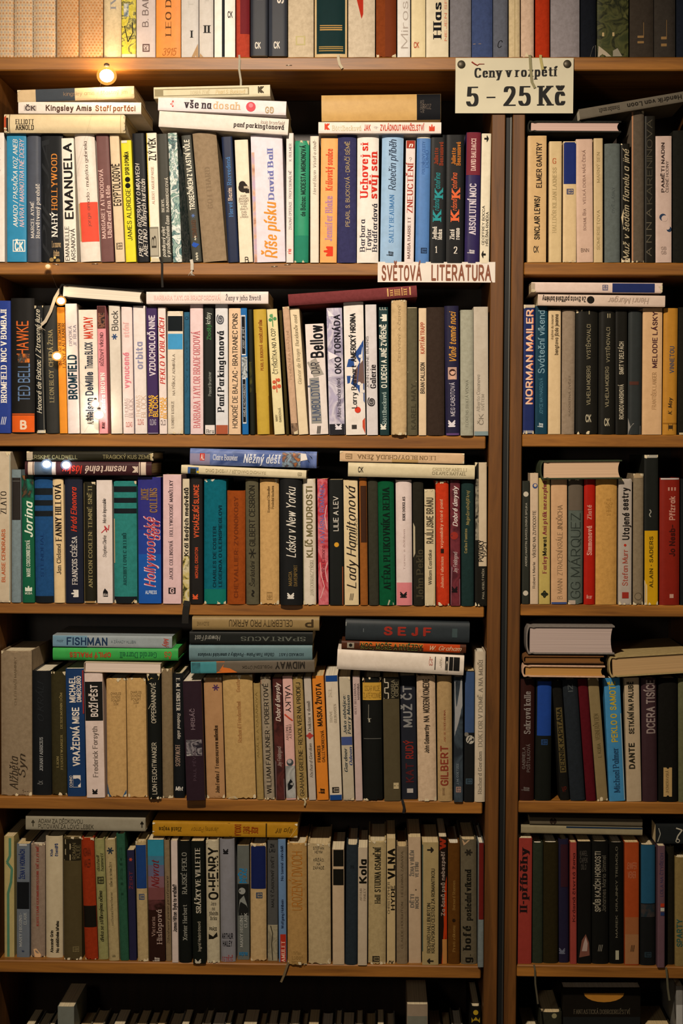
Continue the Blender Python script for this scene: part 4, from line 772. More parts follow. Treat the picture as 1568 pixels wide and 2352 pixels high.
B(794, 840, 694, -6, '#ddd6d0', 'wide white spine with torn stars-and-stripes map', 'stormy lilac', [('#q', [(925, .98), (780, .98), (800, .7), (812, .5), (832, .75), (852, .5), (880, .3), (890, .6)], '#2a4a8a'), ('#q', [(842, .1), (824, .2), (822, .45), (842, .5)], '#2a4a8a'), ('#q', [(880, .12), (862, .1), (862, .3), (878, .25)], '#2a4a8a'), ('#q', [(880, .45), (850, .5), (826, .95), (880, .98)], '#6a5450'), ('#c', 818, .8, 4, '#d8d4d4'), ('#c', 880, .72, 4, '#d8d4d4'), ('#c', 898, .9, 4, '#d8d4d4'), ('#c', 940, .62, 7, '#c83c28'), ('#q', [(995, .98), (958, .98), (965, .85), (980, .85)], '#c04a30'), ('AMERICKÝ HRDINA', 830, 720, .45, .24, '#1a1a1e', 'S'), ('Larry Beinhart', 936, 838, .45, .24, '#1a1a1e', 's'), ('#r', 983, 974, .3, .55, '#3a3634')], 'p')
B(842, 868, 700, -4, '#cbc6c8', 'pale grey spine with spiral emblem', 'starred', [('JOHN HORNE BURNS', 890, 772, .14, .22, '#6a6468', 's'), ('Galerie', 891, 837, .62, .48, '#221e22', 'R'), ('@', 934, 911, .45, .7, '#3a3638', 's')])
B(872, 894, 706, -3, '#1c3436', 'dark green spine with white cut-out capitals', 'spiral grey', [('Böttlbecková', 972, 900, .5, .42, '#9cb0ac', 'r'), ('O LIDECH A JINÉ ZVÍŘENĚ', 890, 745, .5, .52, '#d8d8cc', 'S'), ('⚘', 738, 722, .5, .6, '#d8d8cc', 'S'), ('=LLL', 712, 706, .5, .8, '#c8c8bc', 's'), ('λ', 985, 972, .45, .5, '#d8d8cc', 'S')])
B(898, 934, 689, 0, '#bfa57c', 'tall ragged beige spine, torn flap, painted shadow', 'dark green', [('ČERVENÝ A ČERNÝ', 830, 700, .52, .14, '#9a8460', 's'), ('#q', [(998, .02), (998, .75), (918, .02)], '#6e5c40'), ('#q', [(1000, .6), (996, .98), (978, .98)], '#8a7a60')], 'h', Y=-.008, fl='W')  # dark wedge at the foot paints the flap's cast shadow
B(935, 959, 706, -1, '#57523f', 'olive-grey spine with pale scratch', 'ragged beige', [('#l', [(853, .05), (876, .9)], '#b0a488', 2), ('KAREL MAY', 985, 880, .6, .4, '#403c2e', 'S'), ('#r', 708, 706, .05, .95, '#a89c80')], 'h')
B(961, 979, 708, 0, '#d2bb9c', 'thin cream spine with red then black squeezed name', 'olive-grey', [('BRIAN CALLISON', 903, 832, .5, .5, '#3a322a', 'S'), ('KAPITÁN TRAPP', 812, 740, .5, .48, '#a8543c', 'S')])
B(980, 1021, 706, -1, '#352a24', 'broad blank dark brown spine', 'thin cream', [], 'h')
B(1023, 1056, 703, -3, '#22203a', 'navy spine with gold script and woman portrait', 'dark brown', [('Vůně temné noci', 832, 718, .55, .44, '#c08a3a', 'C'), ('#r', 871, 843, .2, .82, '#b09084'), ('#c', 855, .52, 8, '#3a2420'), ('#c', 856, .52, 4.5, '#c9a08a'), ('#q', [(871, .3), (863, .4), (863, .66), (871, .76)], '#c9a08a'), ('MEG CABOTOVÁ', 955, 878, .52, .28, '#c0bcc8', 's'), ('λ', 980, 964, .5, .42, '#d2ced6', 'S'), ('#r', 1000, 994, .05, .95, '#5a4070')], 'h', fl='g')
B(1057, 1087, 712, 0, '#9c9c8c', 'grey-green spine with faint small line', 'navy', [('FLORENS SVATÁ VDOVA', 980, 872, .5, .2, '#7c7c6e', 's')], 'h', Y=-.006)
B(1088, 1122, 705, -1, '#b5ab9c', 'light grey spine with pale name', 'grey-green', [('Alberto Casanova', 945, 860, .3, .22, '#8c8478', 's'), ('SVĚTEM', 942, 905, .62, .18, '#8c8478', 's'), ('ČK', 975, 950, .5, .3, '#7c7468', 's'), ('#r', 1000, 990, .02, .98, '#7a8c90')], 'p')
e = E(136, 329, 651, 684, 667, 698, '#1c1a18', 'black hardback lying tilted with cream page edges out, white ribbon hanging from it', '#e2d8c6', 'h')
ribbon(e, [(138, 664, -.0065), (126, 685, -.0072), (116, 715, -.0078), (104, 738, -.008), (95, 746, -.009)], 7, '#b5a894', fray=5)
F(336, 616, 671, 697, 669, 698, '#ddd0ca', 'long white spine with pink capitals lying level on the third shelf row', [('BARBARA TAYLOR BRADFORDOVÁ', 354, 505, .52, .34, '#d8aaa4', 'r'), ('Ženy v jeho životě', 518, 599, .52, .38, '#4a444a', 'r'), ('#r', 506, 507, 0, 1, '#cbbcb4')])
F(662, 957, 677, 701, 654, 683, '#6e3436', 'dusty-rose cloth spine with gilt marks lying tilted below the hand-lettered strip', [('#r', 889, 892, .1, .8, '#c9a26a'), ('=III', 896, 902, .5, .5, '#c0975c', 'r'), ('=IIII', 906, 918, .5, .5, '#c0975c', 'r'), ('#r', 922, 924, .1, .8, '#c9a26a'), ('=III', 927, 934, .5, .5, '#c0975c', 'r'), ('#r', 940, 943, .1, .8, '#c9a26a')], 'h')

row('narrow bay third shelf', SH_R[1][0], (996, 999), (1200, 1568), .0, 'an inner-panel')
B(1200, 1226, 700, 2, '#1f2a5c', 'blue spine with big orange-white capitals', 'blue', [('NORMAN MAILER', 928, 711, .55, .56, '#d8825a', 'S'), ('NORMAN MAILER', 928, 711, .5, .5, '#ddc4ac', 's'), ('#r', 707, 700, .02, .98, '#b8aa98'), ('#r', 994, 988, .05, .95, '#8a8a92')], 'p', fl='W')
B(1228, 1256, 703, 1, '#163a4c', 'deep teal spine with pale blue title', 'blue', [('Sváteční víkend', 857, 713, .5, .5, '#7a9cac', 's'), ('JOYCE MAYNARDOVÁ', 950, 868, .5, .26, '#4a7a90', 's'), ('ikar', 981, 971, .5, .44, '#c0ccd0', 'I')])
B(1258, 1287, 712, 1, '#cdb48c', 'cream spine with small dark type', 'deep teal', [('bengtova jízda jeanna', 815, 722, .68, .26, '#4a3c2a', 'S'), ('daphne du maurier', 780, 722, .32, .18, '#6a5a40', 's')])
B(1289, 1319, 712, 2, '#8c7c6a', 'plain taupe spine', 'cream', [('RADOSTNÁ ZVĚST', 955, 862, .6, .14, '#6a5c4c', 's')], 'h')
B(1321, 1372, 712, 1, '#1b1a16', 'broad black spine with CK emblem', 'taupe', [('VILHELM MOBERG', 930, 840, .58, .16, '#8a8268', 's'), ('VYSTĚHOVALCI', 825, 745, .58, .16, '#8a8268', 's'), ('=CK', 968, 953, .58, .26, '#b0a890', 'S'), ('=I', 722, 714, .6, .05, '#8a8268', 's')], 'h', fl='gW')
B(1374, 1412, 712, 1, '#1b1a16', 'second black spine with CK emblem', 'broad black', [('VILHELM MOBERG', 935, 842, .5, .2, '#8a8268', 's'), ('VYSTĚHOVALCI', 832, 752, .56, .2, '#8a8268', 's'), ('=CK', 977, 962, .5, .32, '#b0a890', 'S'), ('=II', 730, 721, .6, .2, '#8a8268', 's')], 'h', fl='g')
B(1413, 1440, 712, 0, '#181713', 'black spine with chunky white lettering', 'second black', [('RICARDO MARSHOVÁ', 963, 883, .5, .34, '#a8a08c', 'S'), ('SMRT V DELFÁCH', 860, 785, .5, .34, '#a8a08c', 'S')])
B(1441, 1472, 714, 2, '#2c3030', 'dark slate spine with chipped white foot', 'chunky-lettered', [('#q', [(999, .02), (999, .95), (978, .95), (972, .4), (980, .2), (960, .02)], '#8a8680'), ('#r', 884, 876, .1, .8, '#4a2c24')], 'h', fl='g')
B(1474, 1519, 708, 2, '#cba67c', 'tan spine with plum lettering', 'dark slate', [('MELODIE LÁSKY', 845, 716, .62, .22, '#4a2a2c', 'S'), ('FRANTIŠEK LANGER', 940, 855, .6, .2, '#a8845c', 's')], 'p')
B(1521, 1554, 708, 3, '#b07c2c', 'mustard spine with slate-blue title', 'tan', [('VINNETOU', 857, 795, .6, .28, '#4a4a58', 'S'), ('K. May', 952, 914, .5, .26, '#3a2c1c', 'I'), ('#r', 974, 971, .02, .98, '#8a5c1c'), ('I', 985, 977, .55, .3, '#3a2c1c', 'R')], 'h', fl='g')
B(1556, 1590, 706, 2, '#1c1a14', 'blackish spine cut by the frame edge', 'mustard', [('#r', 999, 994, .1, .4, '#b0a080')], 'h')
F(1220, 1521, 648, 671, 650, 673, '#d6c0b4', 'white spine with dark blue block lying uppermost in the narrow bay', [SQ(1396, .5, .5, '#5a5a78'), ('#r', 1406, 1503, .06, .96, '#202c5c'), ('#r', 1220, 1228, .1, .9, '#a89884')], 'p', fl='W')
F(1235, 1527, 676, 701, 679, 705, '#cdb8a8', 'white spine with black dot and upside-down title, beneath the blue-block one', [('Ze života pařížské bohémy', 1345, 1245, .42, .42, '#221c18', 'S'), ('#c', 1356, .45, 8.5, '#1c1916'), ('Henri Murger', 1490, 1397, .5, .5, '#a08c7c', 'i')])

# ---- fourth shelf
row('fourth shelf', SH_L[2][0], (1378, 1392), (0, 1120), -.002, 'a left-end')
BB = lambda *p: [('#r', a, b, .0, 1, '#171c20') for a, b in p]
B(-8, 24, 1037, 0, '#bdae96', 'greyish cream spine with black and orange spaced words', 'greyish cream', [('ZLATO', 1178, 1127, .5, .4, '#2e2822', 'r'), ('BLAISE CENDRARS', 1332, 1212, .5, .24, '#b0603c', 'S'), ('#r', 1380, 1037, .93, .99, '#8a9288')], 'p', fl='W')
B(26, 48, 1079, 0, '#74848a', 'grey-blue spine with dark panel', 'greyish cream', [('#r', 1192, 1097, .04, .96, '#2a2624'), ('#r', 1105, 1104, .1, .9, '#6a6a66')], 'h')
B(52, 80, 1092, -3, '#14573c', 'green spine with white script name', 'dark-panelled', [('#r', 1142, 1092, .02, .98, 'm:#1a7058,#1c2a24,#8a5a34,40'), ('Jorina', 1232, 1153, .55, .62, '#d4dccc', 'C'), ('MARIE CORDONNIEROVÁ', 1320, 1238, .5, .3, '#c0ccbc', 'R'), ('=⚘', 1352, 1342, .5, .6, '#d0d8c8', 'S'), ('=MOBA', 1360, 1355, .5, .6, '#d0d8c8', 's')])
B(81, 123, 1096, -3, '#1f4878', 'blue cloth spine with black stripes', 'green', [*BB((1136, 1121), (1160, 1148), (1184, 1172), (1384, 1364)), ('STENDHAL', 1320, 1220, .4, .16, '#18386a', 's')], 'h')
B(124, 149, 1100, -4, '#d6bc90', 'cream spine with big black serif name', 'blue striped', [('Jan Cleland', 1315, 1247, .5, .38, '#26201c', 'r'), ('FANNY HILLOVÁ', 1240, 1112, .5, .54, '#26201c', 'R')], 'h', fl='g')
B(151, 192, 1097, -3, '#1a1e2e', 'navy spine with white tulip and red script', 'big-lettered cream', [('FRANÇOIS CÉRÈSA', 1338, 1230, .52, .28, '#cfcac4', 'r'), ('Hrdá Eleonora', 1219, 1120, .5, .3, '#c03a24', 'C'), ('⚘', 1367, 1350, .52, .34, '#d4d0c8', 'S')], 'p')
B(193, 221, 1107, -2, '#211f16', 'worn black spine with faded spaced gold letters', 'tulip navy', [('ANTOON COOLEN: TEMNÉ SNĚTI', 1345, 1117, .55, .3, '#8a8058', 'r'), ('#r', 1384, 1376, .02, .98, '#9a7a4c'), ('#r', 1384, 1110, .0, .06, '#7a6c48')], 'h', fl='gW')
B(223, 259, 1103, -2, '#d6cac4', 'white spine with small red scribble', 'gold-lettered', [('Stephen Clarke', 1277, 1228, .5, .22, '#3a3432', 'i'), ('Merde Impossible', 1200, 1145, .5, .22, '#3a3432', 'i'), ('#l', [(1222, .3), (1212, .6), (1220, .65), (1206, .5), (1216, .75), (1204, .8)], '#b0343a', 2), ('#q', [(1366, .38), (1355, .38), (1347, .5), (1355, .7), (1366, .7)], '#1c1a1a'), ('=plus', 1364, 1358, .54, .26, '#d6cac4', 's')], 'p')
B(262, 315, 1105, -2, '#2c7a76', 'wide teal cloth spine with black bands', 'scribbled white', [*BB((1130, 1117), (1154, 1143), (1178, 1167), (1386, 1366)), ('ARCHIBY LOVEC JELENŮ', 1340, 1222, .48, .14, '#1c4a4a', 'R'), ('#r', 1290, 1190, 0, .04, '#c0a880'), ('#q', [(1386, .75), (1386, .95), (1372, .9)], '#b0986c')], 'h', fl='W')
B(318, 371, 1096, -2, '#2c2c78', 'wide blue-purple spine with pink glitter script', 'teal', [('#r', 1390, 1270, .01, .99, '#1c50a0'), ('#r', 1270, 1215, .01, .99, '#243c8c'), ('Hollywoodské', 1345, 1188, .5, .46, '#d8bcc8', 'C'), ('Hollywoodské', 1344, 1189, .5, .4, '#a83440', 'c'), ('děti', 1240, 1196, .82, .36, '#d8bcc8', 'C'), ('děti', 1239, 1197, .82, .32, '#a83440', 'c'), ('JACKIE', 1148, 1121, .3, .3, '#8a6a44', 'R'), ('COLLINS', 1176, 1121, .68, .3, '#8a6a44', 'R'), ('=ALPRESS', 1360, 1353, .55, .5, '#c0ccdc', 'S')], 'p')
B(374, 416, 1090, 0, '#d2b3b6', 'smooth pale pink spine with thin grey capitals', 'glitter blue', [('JACKIE COLLINSOVÁ', 1328, 1240, .45, .18, '#4a3a40', 'r'), ('HOLLYWOODSKÉ MANŽELKY', 1230, 1103, .45, .18, '#4a3a40', 'r'), ('#r', 1360, 1346, .3, .7, '#2a2426'), ('=G', 1358, 1348, .5, .24, '#d2b3b6', 'S')], 'p')
B(419, 435, 1100, 0, '#c9bda4', 'narrow cream spine with black bear-story title', 'pale pink', [('Král šedých medvědů', 1275, 1120, .55, .56, '#1e1c18', 'S'), ('#r', 1384, 1275, .02, .98, 'm:#3a3a1c,#b8a860,#c9c0a0,#6a6430,60')])
rb = B(437, 466, 1097, -1, '#1d1b1a', 'black spine with orange-red capitals', 'bear-story', [('VYCHÁZEJÍCÍ SLUNCE', 1233, 1113, .5, .36, '#cc5530', 'S'), ('MICHAEL CRICHTON', 1325, 1255, .5, .22, '#b84a2c', 'S'), ('λ', 1373, 1361, .45, .36, '#cc5530', 'S')], 'p')
ribbon(rb, [(430, 1380, -.003), (428, 1392, -.0045), (426, 1405, -.0045), (425, 1432, -.0045)], 15, '#17140f')
B(468, 519, 1100, 0, '#0f5f70', 'broad petrol-teal cloth spine with torn head', 'orange-lettered black', [('#r', 1387, 1350, .01, .99, '#126a60'), ('CHARLES DE COSTER', 1346, 1207, .48, .13, '#0a2c3a', 'S'), ('LEGENDA O ULENSPIEGLOVI', 1345, 1160, .74, .13, '#0a2c3a', 'S'), ('#q', [(1100, .02), (1100, .5), (1106, .4), (1104, .3), (1108, .1)], '#b8b4a4')], 'h', fl='W')
B(521, 563, 1127, 0, '#8c4318', 'shorter rust-orange spine with faint letters', 'petrol-teal', [('CHEVALLIER: ZVONOKOSY', 1370, 1140, .5, .2, '#6a3014', 'S')], 'h')
B(565, 595, 1100, -2, '#55513f', 'grey-olive spine with black title', 'rust-orange', [('Šarlatáni', 1345, 1288, .5, .34, '#22201a', 'i'), ('*', 1282, 1258, .5, .5, '#22201a', 's'), ('GILBERT CESBRON', 1253, 1115, .5, .42, '#22201a', 's'), ('~', 1368, 1352, .5, .6, '#22201a', 'S')], 'h')
B(597, 641, 1100, -1, '#bf9a64', 'plain tan spine with two tiny lines at head', 'grey-olive', [('Raymond Chandler', 1176, 1116, .46, .12, '#5c4628', 'r'), ('Poslední úschova', 1168, 1116, .68, .12, '#5c4628', 'r'), ('=⊞', 1374, 1358, .5, .3, '#8a6c40', 't')], 'h', fl='W')
B(643, 694, 1098, -1, '#18191a', 'wide black spine with white handwriting title', 'plain tan', [('Láska v New Yorku', 1278, 1120, .5, .4, '#d4cfc4', 'c'), ('MARCIA', 1342, 1310, .46, .14, '#7a6438', 'r'), ('DAVENPORT', 1343, 1295, .7, .14, '#7a6438', 'r'), ('λ', 1372, 1358, .52, .26, '#d0ccc4', 'S')], 'h', Y=-.010, fl='g')
B(696, 726, 1100, -2, '#cfc5b4', 'white spine with bold olive capitals', 'handwriting-titled', [('JAN DOBRACZYŃSKI', 1366, 1285, .68, .26, '#a8a08c', 'r'), ('KLÍČ MOUDROSTI', 1279, 1117, .52, .42, '#6a6140', 'S'), ('#r', 1388, 1100, .0, .06, '#7c7a5c')], 'h', fl='gW')
B(731, 755, 1100, -3, 'm:#b03a44,#c9707a,#a82c38,#c05a64,22', 'red and pink swirled spine', 'olive-lettered white', [('Radha Cimora', 1330, 1252, .5, .34, '#7a2a38', 's'), ('KAVÁRNA ROMÁNEK', 1246, 1112, .45, .42, '#6a6aa4', 's'), ('#l', [(1372, .2), (1345, .6), (1320, .3), (1290, .2)], '#d8b0b0', 1.5), ('#l', [(1335, .9), (1310, .7), (1290, .9)], '#d8b0b0', 1.5), ('#l', [(1215, .9), (1185, .7), (1160, .9)], '#d8b0b0', 1.5)])
B(757, 789, 1102, -2, '#191b1a', 'black spine with yellow dot', 'swirled', [('LILIE A LEV', 1219, 1140, .48, .34, '#cfcac0', 's'), ('#c', 1250, .52, 5.5, '#c9942c'), ('#r', 1390, 1300, .92, .99, '#8a4a2c')], 'p')
B(791, 824, 1103, -3, '#d0bd96', 'cream spine with swashed black script', 'yellow-dot', [('Lady Hamiltonová', 1350, 1120, .5, .62, '#26211c', 'c'), ('DUMAS', 1250, 1190, .9, .12, '#7a6c50', 's'), ('=≡', 1376, 1362, .5, .3, '#26211c', 's')], 'p')
B(827, 845, 1098, -3, '#8c5424', 'narrow orange-brown cloth spine with dark label', 'script-titled cream', [('#r', 1245, 1116, .15, .95, '#3a2418')], 'h')
B(847, 870, 1103, -3, '#35342a', 'plain dark grey-green cloth spine', 'orange-brown', [], 'h')
B(871, 908, 1105, -4, '#0c4f30', 'green cloth spine with tall dark capitals', 'grey-green', [('AFÉRA PLUKOVNÍKA REDIA', 1353, 1120, .5, .4, '#0a1f16', 'R'), ('#q', [(1390, .5), (1390, .9), (1384, .9), (1376, .6)], '#b0a890')], 'h')
B(910, 947, 1103, -2, '#d2c2be', 'white spine with pink foot', 'green', [('#r', 1392, 1337, .02, .98, '#cb7a80'), ('KIRK DOUGLAS', 1195, 1141, .5, .16, '#3a302e', 'R'), ('Tanec s ďáblem', 1308, 1215, .5, .12, '#c0aca8', 's'), ('λ', 1372, 1358, .5, .36, '#1c1a1a', 'S')], 'h', fl='g')
B(949, 974, 1106, -2, '#25231c', 'dark spine with huge dim lettering', 'pink-footed', [('John Peklo', 1375, 1262, .62, .6, '#45402f', 'r'), ('#q', [(1280, .02), (1200, .02), (1210, .2), (1270, .2)], '#a89e84')], 'h')
B(975, 1000, 1124, -1, '#c4b594', 'shorter cream spine with two-line stencil title', 'dim-lettered', [('RAJÍLI JSME BRÁNU', 1248, 1143, .5, .56, '#4a4232', 'S'), ('William Eastlake', 1342, 1262, .5, .3, '#3a3428', 's'), ('#q', [(1396, .8), (1392, .99), (1320, .99)], '#b8a47c')], 'p', fl='W')
B(1002, 1032, 1105, -2, '#b8361a', 'bright red-orange spine with pale thin line', 'stencil-titled', [('Johan Fabricius', 1350, 1278, .45, .2, '#d8a888', 'r'), ('vzpomínky staré paní', 1258, 1148, .45, .2, '#d8a888', 'r'), ('#r', 1270, 1260, .35, .6, '#2a1814'), ('#q', [(1390, .05), (1390, .8), (1345, .05)], '#7a2412')], 'h', fl='W')  # dark red wedge is the paper flap's shadow, painted on
B(1034, 1057, 1103, -1, 'm:#4a1f26,#6a2c34,#3a1a20,30', 'maroon spine with white script', 'red-orange', [('#q', [(1388, .02), (1388, .98), (1330, .98), (1300, .1)], '#8a6a74'), ('#c', 1230, .4, 9, '#8a2c24'), ('Joy Fieldingová', 1315, 1268, .5, .4, '#c0a8a8', 'c'), ('Dobré úmysly', 1209, 1118, .5, .44, '#d0c4c0', 'C'), ('λ', 1360, 1346, .5, .5, '#1c1416', 'S')])
B(1059, 1088, 1103, 0, '#1c302f', 'dark teal cloth spine with gold script line', 'maroon', [('Carlos Fuentes', 1270, 1214, .35, .2, '#9a8c58', 'r'), ('Nejprůzračnější kraj', 1206, 1128, .5, .24, '#9a8c58', 'i')], 'h')
B(1090, 1122, 1062, 0, '#191814', 'black spine half covered by hanging white jacket', 'dark teal', [('#r', 1300, 1062, .32, .99, '#bfae94'), ('#r', 1240, 1100, .04, .3, 'm:#1c1a16,#8a8474,#2a2822,60'), ('POVÍDKY', 1290, 1240, .5, .36, '#26221c', 'B'), ('1921', 1280, 1245, .82, .28, '#26221c', 's'), ('PAUL VESELÝ FRČEK', 1375, 1305, .7, .16, '#a09884', 's')], 'p', fl='W')
F(61, 352, 1037, 1057, 1037, 1059, '#211f14', 'shiny black spine with gilt capitals and pale curled end, lying above the maroon one', [('ERSKINE CALDWELL', 72, 178, .62, .38, '#8c8460', 's'), ('TRAGICKÝ KUS ZEMĚ', 236, 346, .58, .4, '#8c8460', 's'), ('#r', 61, 75, .05, .9, '#a89a86'), ('#r', 345, 350, .2, .95, '#b0a078')], 'h', fl='gW')
F(57, 348, 1060, 1091, 1061, 1092, '#3c2024', 'maroon spine with white bands and red upside-down script, beneath the shiny black one', [('#r', 64, 75, .02, .98, '#c9b8a8'), ('#r', 77, 78.5, .02, .98, '#c9b8a8'), ('#r', 119, 128, .02, .98, '#b8a8a0'), ('#r', 79, 119, .02, .98, '#4a5664'), ('#r', 323, 335, .02, .98, '#c9b8a8'), ('#r', 319, 321, .02, .98, '#c9b8a8'), ('nesmrtelné', 291, 197, .5, .52, '#c9b4a8', 'I'), ('lásky', 189, 145, .5, .56, '#b83428', 'I'), ('λ', 317, 304, .5, .4, '#c9b8a8', 'S')], 'h', fl='g')
F(436, 727, 1031, 1066, 1036, 1077, 'm:#4a5f98,#6a7cb0,#34487c,#8088a8,12', 'painted blue spine with white title, lying above a thin cream one', [('#r', 436, 482, .3, .98, '#8a84a0'), ('#r', 459, 470, .28, .72, '#b83428'), ('AL', 461, 469, .5, .3, '#d8ccc4', 'S'), ('Claire Bouvier', 489, 546, .5, .32, '#cdd0dc', 'r'), ('Něžný déšť', 559, 643, .52, .5, '#d4d8e2', 'I'), ('#r', 648, 690, .1, .98, 'm:#a86a3c,#4a4a54,#8aa0b0,#5a3a2c,70'), ('#q', [(676, .1), (702, .15), (706, .5), (690, .6)], '#d8d2cc'), ('#q', [(700, .05), (716, .35), (722, .98), (708, .6)], '#1c1e24')], 'h', fl='g')
F(416, 703, 1067, 1088, 1081, 1099, '#cbbf9f', 'thin cream spine with small blue picture, beneath the painted blue one', [('#r', 431, 456, .2, .98, '#3a5a90'), ('#r', 437, 450, .35, .98, '#26281c'), ('#c', 454, .75, 3, '#c9b02c'), ('RAYMOND CHANDLER / VYSOKÉ OKNO', 610, 472, .5, .32, '#a89c7c', 's'), ('=EB', 684, 692, .5, .4, '#8a8064', 's')], 'h', fl='g')
F(780, 1066, 1036, 1059, 1041, 1066, '#c7a884', 'stained beige spine with upside-down serif capitals, lying above the wide cream one', [('LEON BLOY/CHUDÁ ŽENA', 1000, 821, .5, .36, '#7a6244', 'r'), ('=⊞', 794, 808, .5, .5, '#7a6244', 't'), ('#r', 900, 960, .7, .98, '#b0905e')], 'p', fl='W')
F(799, 1090, 1062, 1094, 1069, 1101, '#cbbf9e', 'wide cream spine with CK emblem, beneath the stained beige one', [('CK', 822, 834, .5, .34, '#221e18', 'S'), ('CRISTOFANELLI', 993, 1071, .34, .2, '#a09474', 'r'), ('CHLAPEC RAFFAEL', 992, 1070, .62, .2, '#7a7054', 'r')], 'h', fl='g')

row('narrow bay fourth shelf', SH_R[2][0], (1386, 1391), (1200, 1568), .0, 'an inner-panel')
B(1198, 1215, 1105, 1, '#2b2d27', 'thin dark spine with two white dots', 'thin dark', [('ANDREJ MARTIN: BARCELONSKÁ SPOJKA', 1300, 1155, .55, .24, '#a8a496', 's'), ('#c', 1135, .5, 6, '#b8b0a0'), ('#c', 1361, .5, 6, '#b8b0a0')], 'p')
B(1217, 1236, 1087, 0, '#c2ac92', 'narrow off-white spine with blue ring', 'white-dotted', [('Robert Merle', 1350, 1290, .45, .3, '#4a4238', 's'), ('VÍKEND NA ZUYDCOOTE', 1280, 1172, .5, .36, '#4a4238', 's'), ('#c', 1116, .6, 6, '#34487a'), ('#c', 1115, .62, 3.5, '#c2ac92')], 'p')
B(1237, 1263, 1098, 0, '#b3a05a', 'yellow-olive spine with purple and black lettering', 'blue-ring', [('Farley', 1316, 1277, .5, .34, '#7a3438', 'R'), ('Mowat', 1275, 1232, .5, .34, '#1c1a12', 'R'), ('Ani pták nezazpívá', 1228, 1105, .5, .34, '#7a3438', 'R'), ('✿', 1372, 1355, .5, .56, '#26281c', 'S')], 'p')
B(1265, 1302, 1100, 0, '#c09a74', 'pinkish tan spine with tall outlined capitals', 'yellow-olive', [('B. MANN  ZTRACENÍ KRÁLE JINDŘICHA', 1375, 1160, .55, .3, '#7a6248', 't'), ('#r', 1390, 1382, .02, .98, '#3c4c7c')], 'p')
B(1304, 1338, 1100, 1, '#535c55', 'grey-blue spine with giant outlined surname', 'pinkish tan', [('#r', 1172, 1100, .02, .98, '#5c5246'), ('GG MÁRQUEZ', 1374, 1178, .5, .62, '#2c332e', 't'), ('#r', 1390, 1378, .04, .5, '#a8988a')], 'h', fl='W')
B(1340, 1366, 1100, 1, '#a01c10', 'scarlet spine with pale short words', 'outlined-surname', [('Simmonová', 1275, 1208, .48, .42, '#d09484', 'R'), ('Zlaté', 1193, 1160, .48, .36, '#c08474', 'R'), ('=ikar', 1374, 1366, .5, .5, '#d0a090', 's')], 'h', fl='g')
B(1367, 1416, 1100, 1, '#b98c4a', 'broad blank ochre spine', 'scarlet', [('=HANS/FALLADA/KAŽDÝ/UMÍRÁ/SÁM', 1184, 1142, .6, .4, '#9c7438', 's')], 'h')
B(1419, 1450, 1100, 1, '#a49a90', 'light grey spine with bold black title', 'ochre', [('Utajené', 1240, 1178, .55, .46, '#1f1b18', 'S'), ('sestry', 1172, 1120, .55, .46, '#1f1b18', 'S'), ('Stefan Murr', 1345, 1262, .5, .38, '#9c4434', 's'), ('#c', 1252, .5, 3, '#a82c1c'), ('#r', 1374, 1360, .28, .78, '#8c2c20')], 'p', fl='W')
rb = B(1453, 1477, 1088, 1, '#7c6e58', 'taupe spine with round foot emblem', 'light grey', [('#c', 1370, .5, 9, '#5c503e'), ('#c', 1370, .5, 7, '#7c6e58'), ('#r', 1098, 1088, .05, .95, '#a08a6a')], 'h', fl='W')
B(1479, 1511, 1045, 0, '#1b1d1a', 'tall black spine with yellow lower part', 'taupe', [('#r', 1390, 1219, .02, .98, '#b98e12'), ('ALAIN • SADERS', 1350, 1232, .5, .24, '#4a3a0c', 'S'), ('#q', [(1395, .02), (1395, .9), (1345, .02)], '#6a5010'), ('#q', [(1400, .0), (1392, .2), (1345, .2), (1332, .0)], '#c0ae90'), ('~', 1188, 1170, .4, .5, '#8a8a80', 's'), ('#r', 1052, 1045, .1, .95, '#a09c90')], 'p', fl='W')  # darker yellow wedge paints the shadow under the pale flap
B(1514, 1560, 1098, 1, '#7a1f14', 'brick-red spine with pale title', 'yellow-footed', [('Přízrak', 1195, 1140, .62, .26, '#b08070', 'S'), ('Jo Nesbø', 1278, 1205, .62, .26, '#3a1410', 'S'), ('=III', 1127, 1120, .6, .4, '#b08070', 's'), ('#r', 1374, 1365, .5, .7, '#b08878'), ('#r', 1102, 1098, .04, .96, '#b0a8a4')], 'h', fl='g')
B(1562, 1592, 1100, 1, '#17191a', 'blackish spine at the frame, past brick-red', 'brick-red', [], 'h')
E(1240, 1428, 1056, 1103, 1058, 1098, '#38402f', 'open-sided hardback lying flat with beige page edges out, dark green boards', '#cfae8e', 'h')

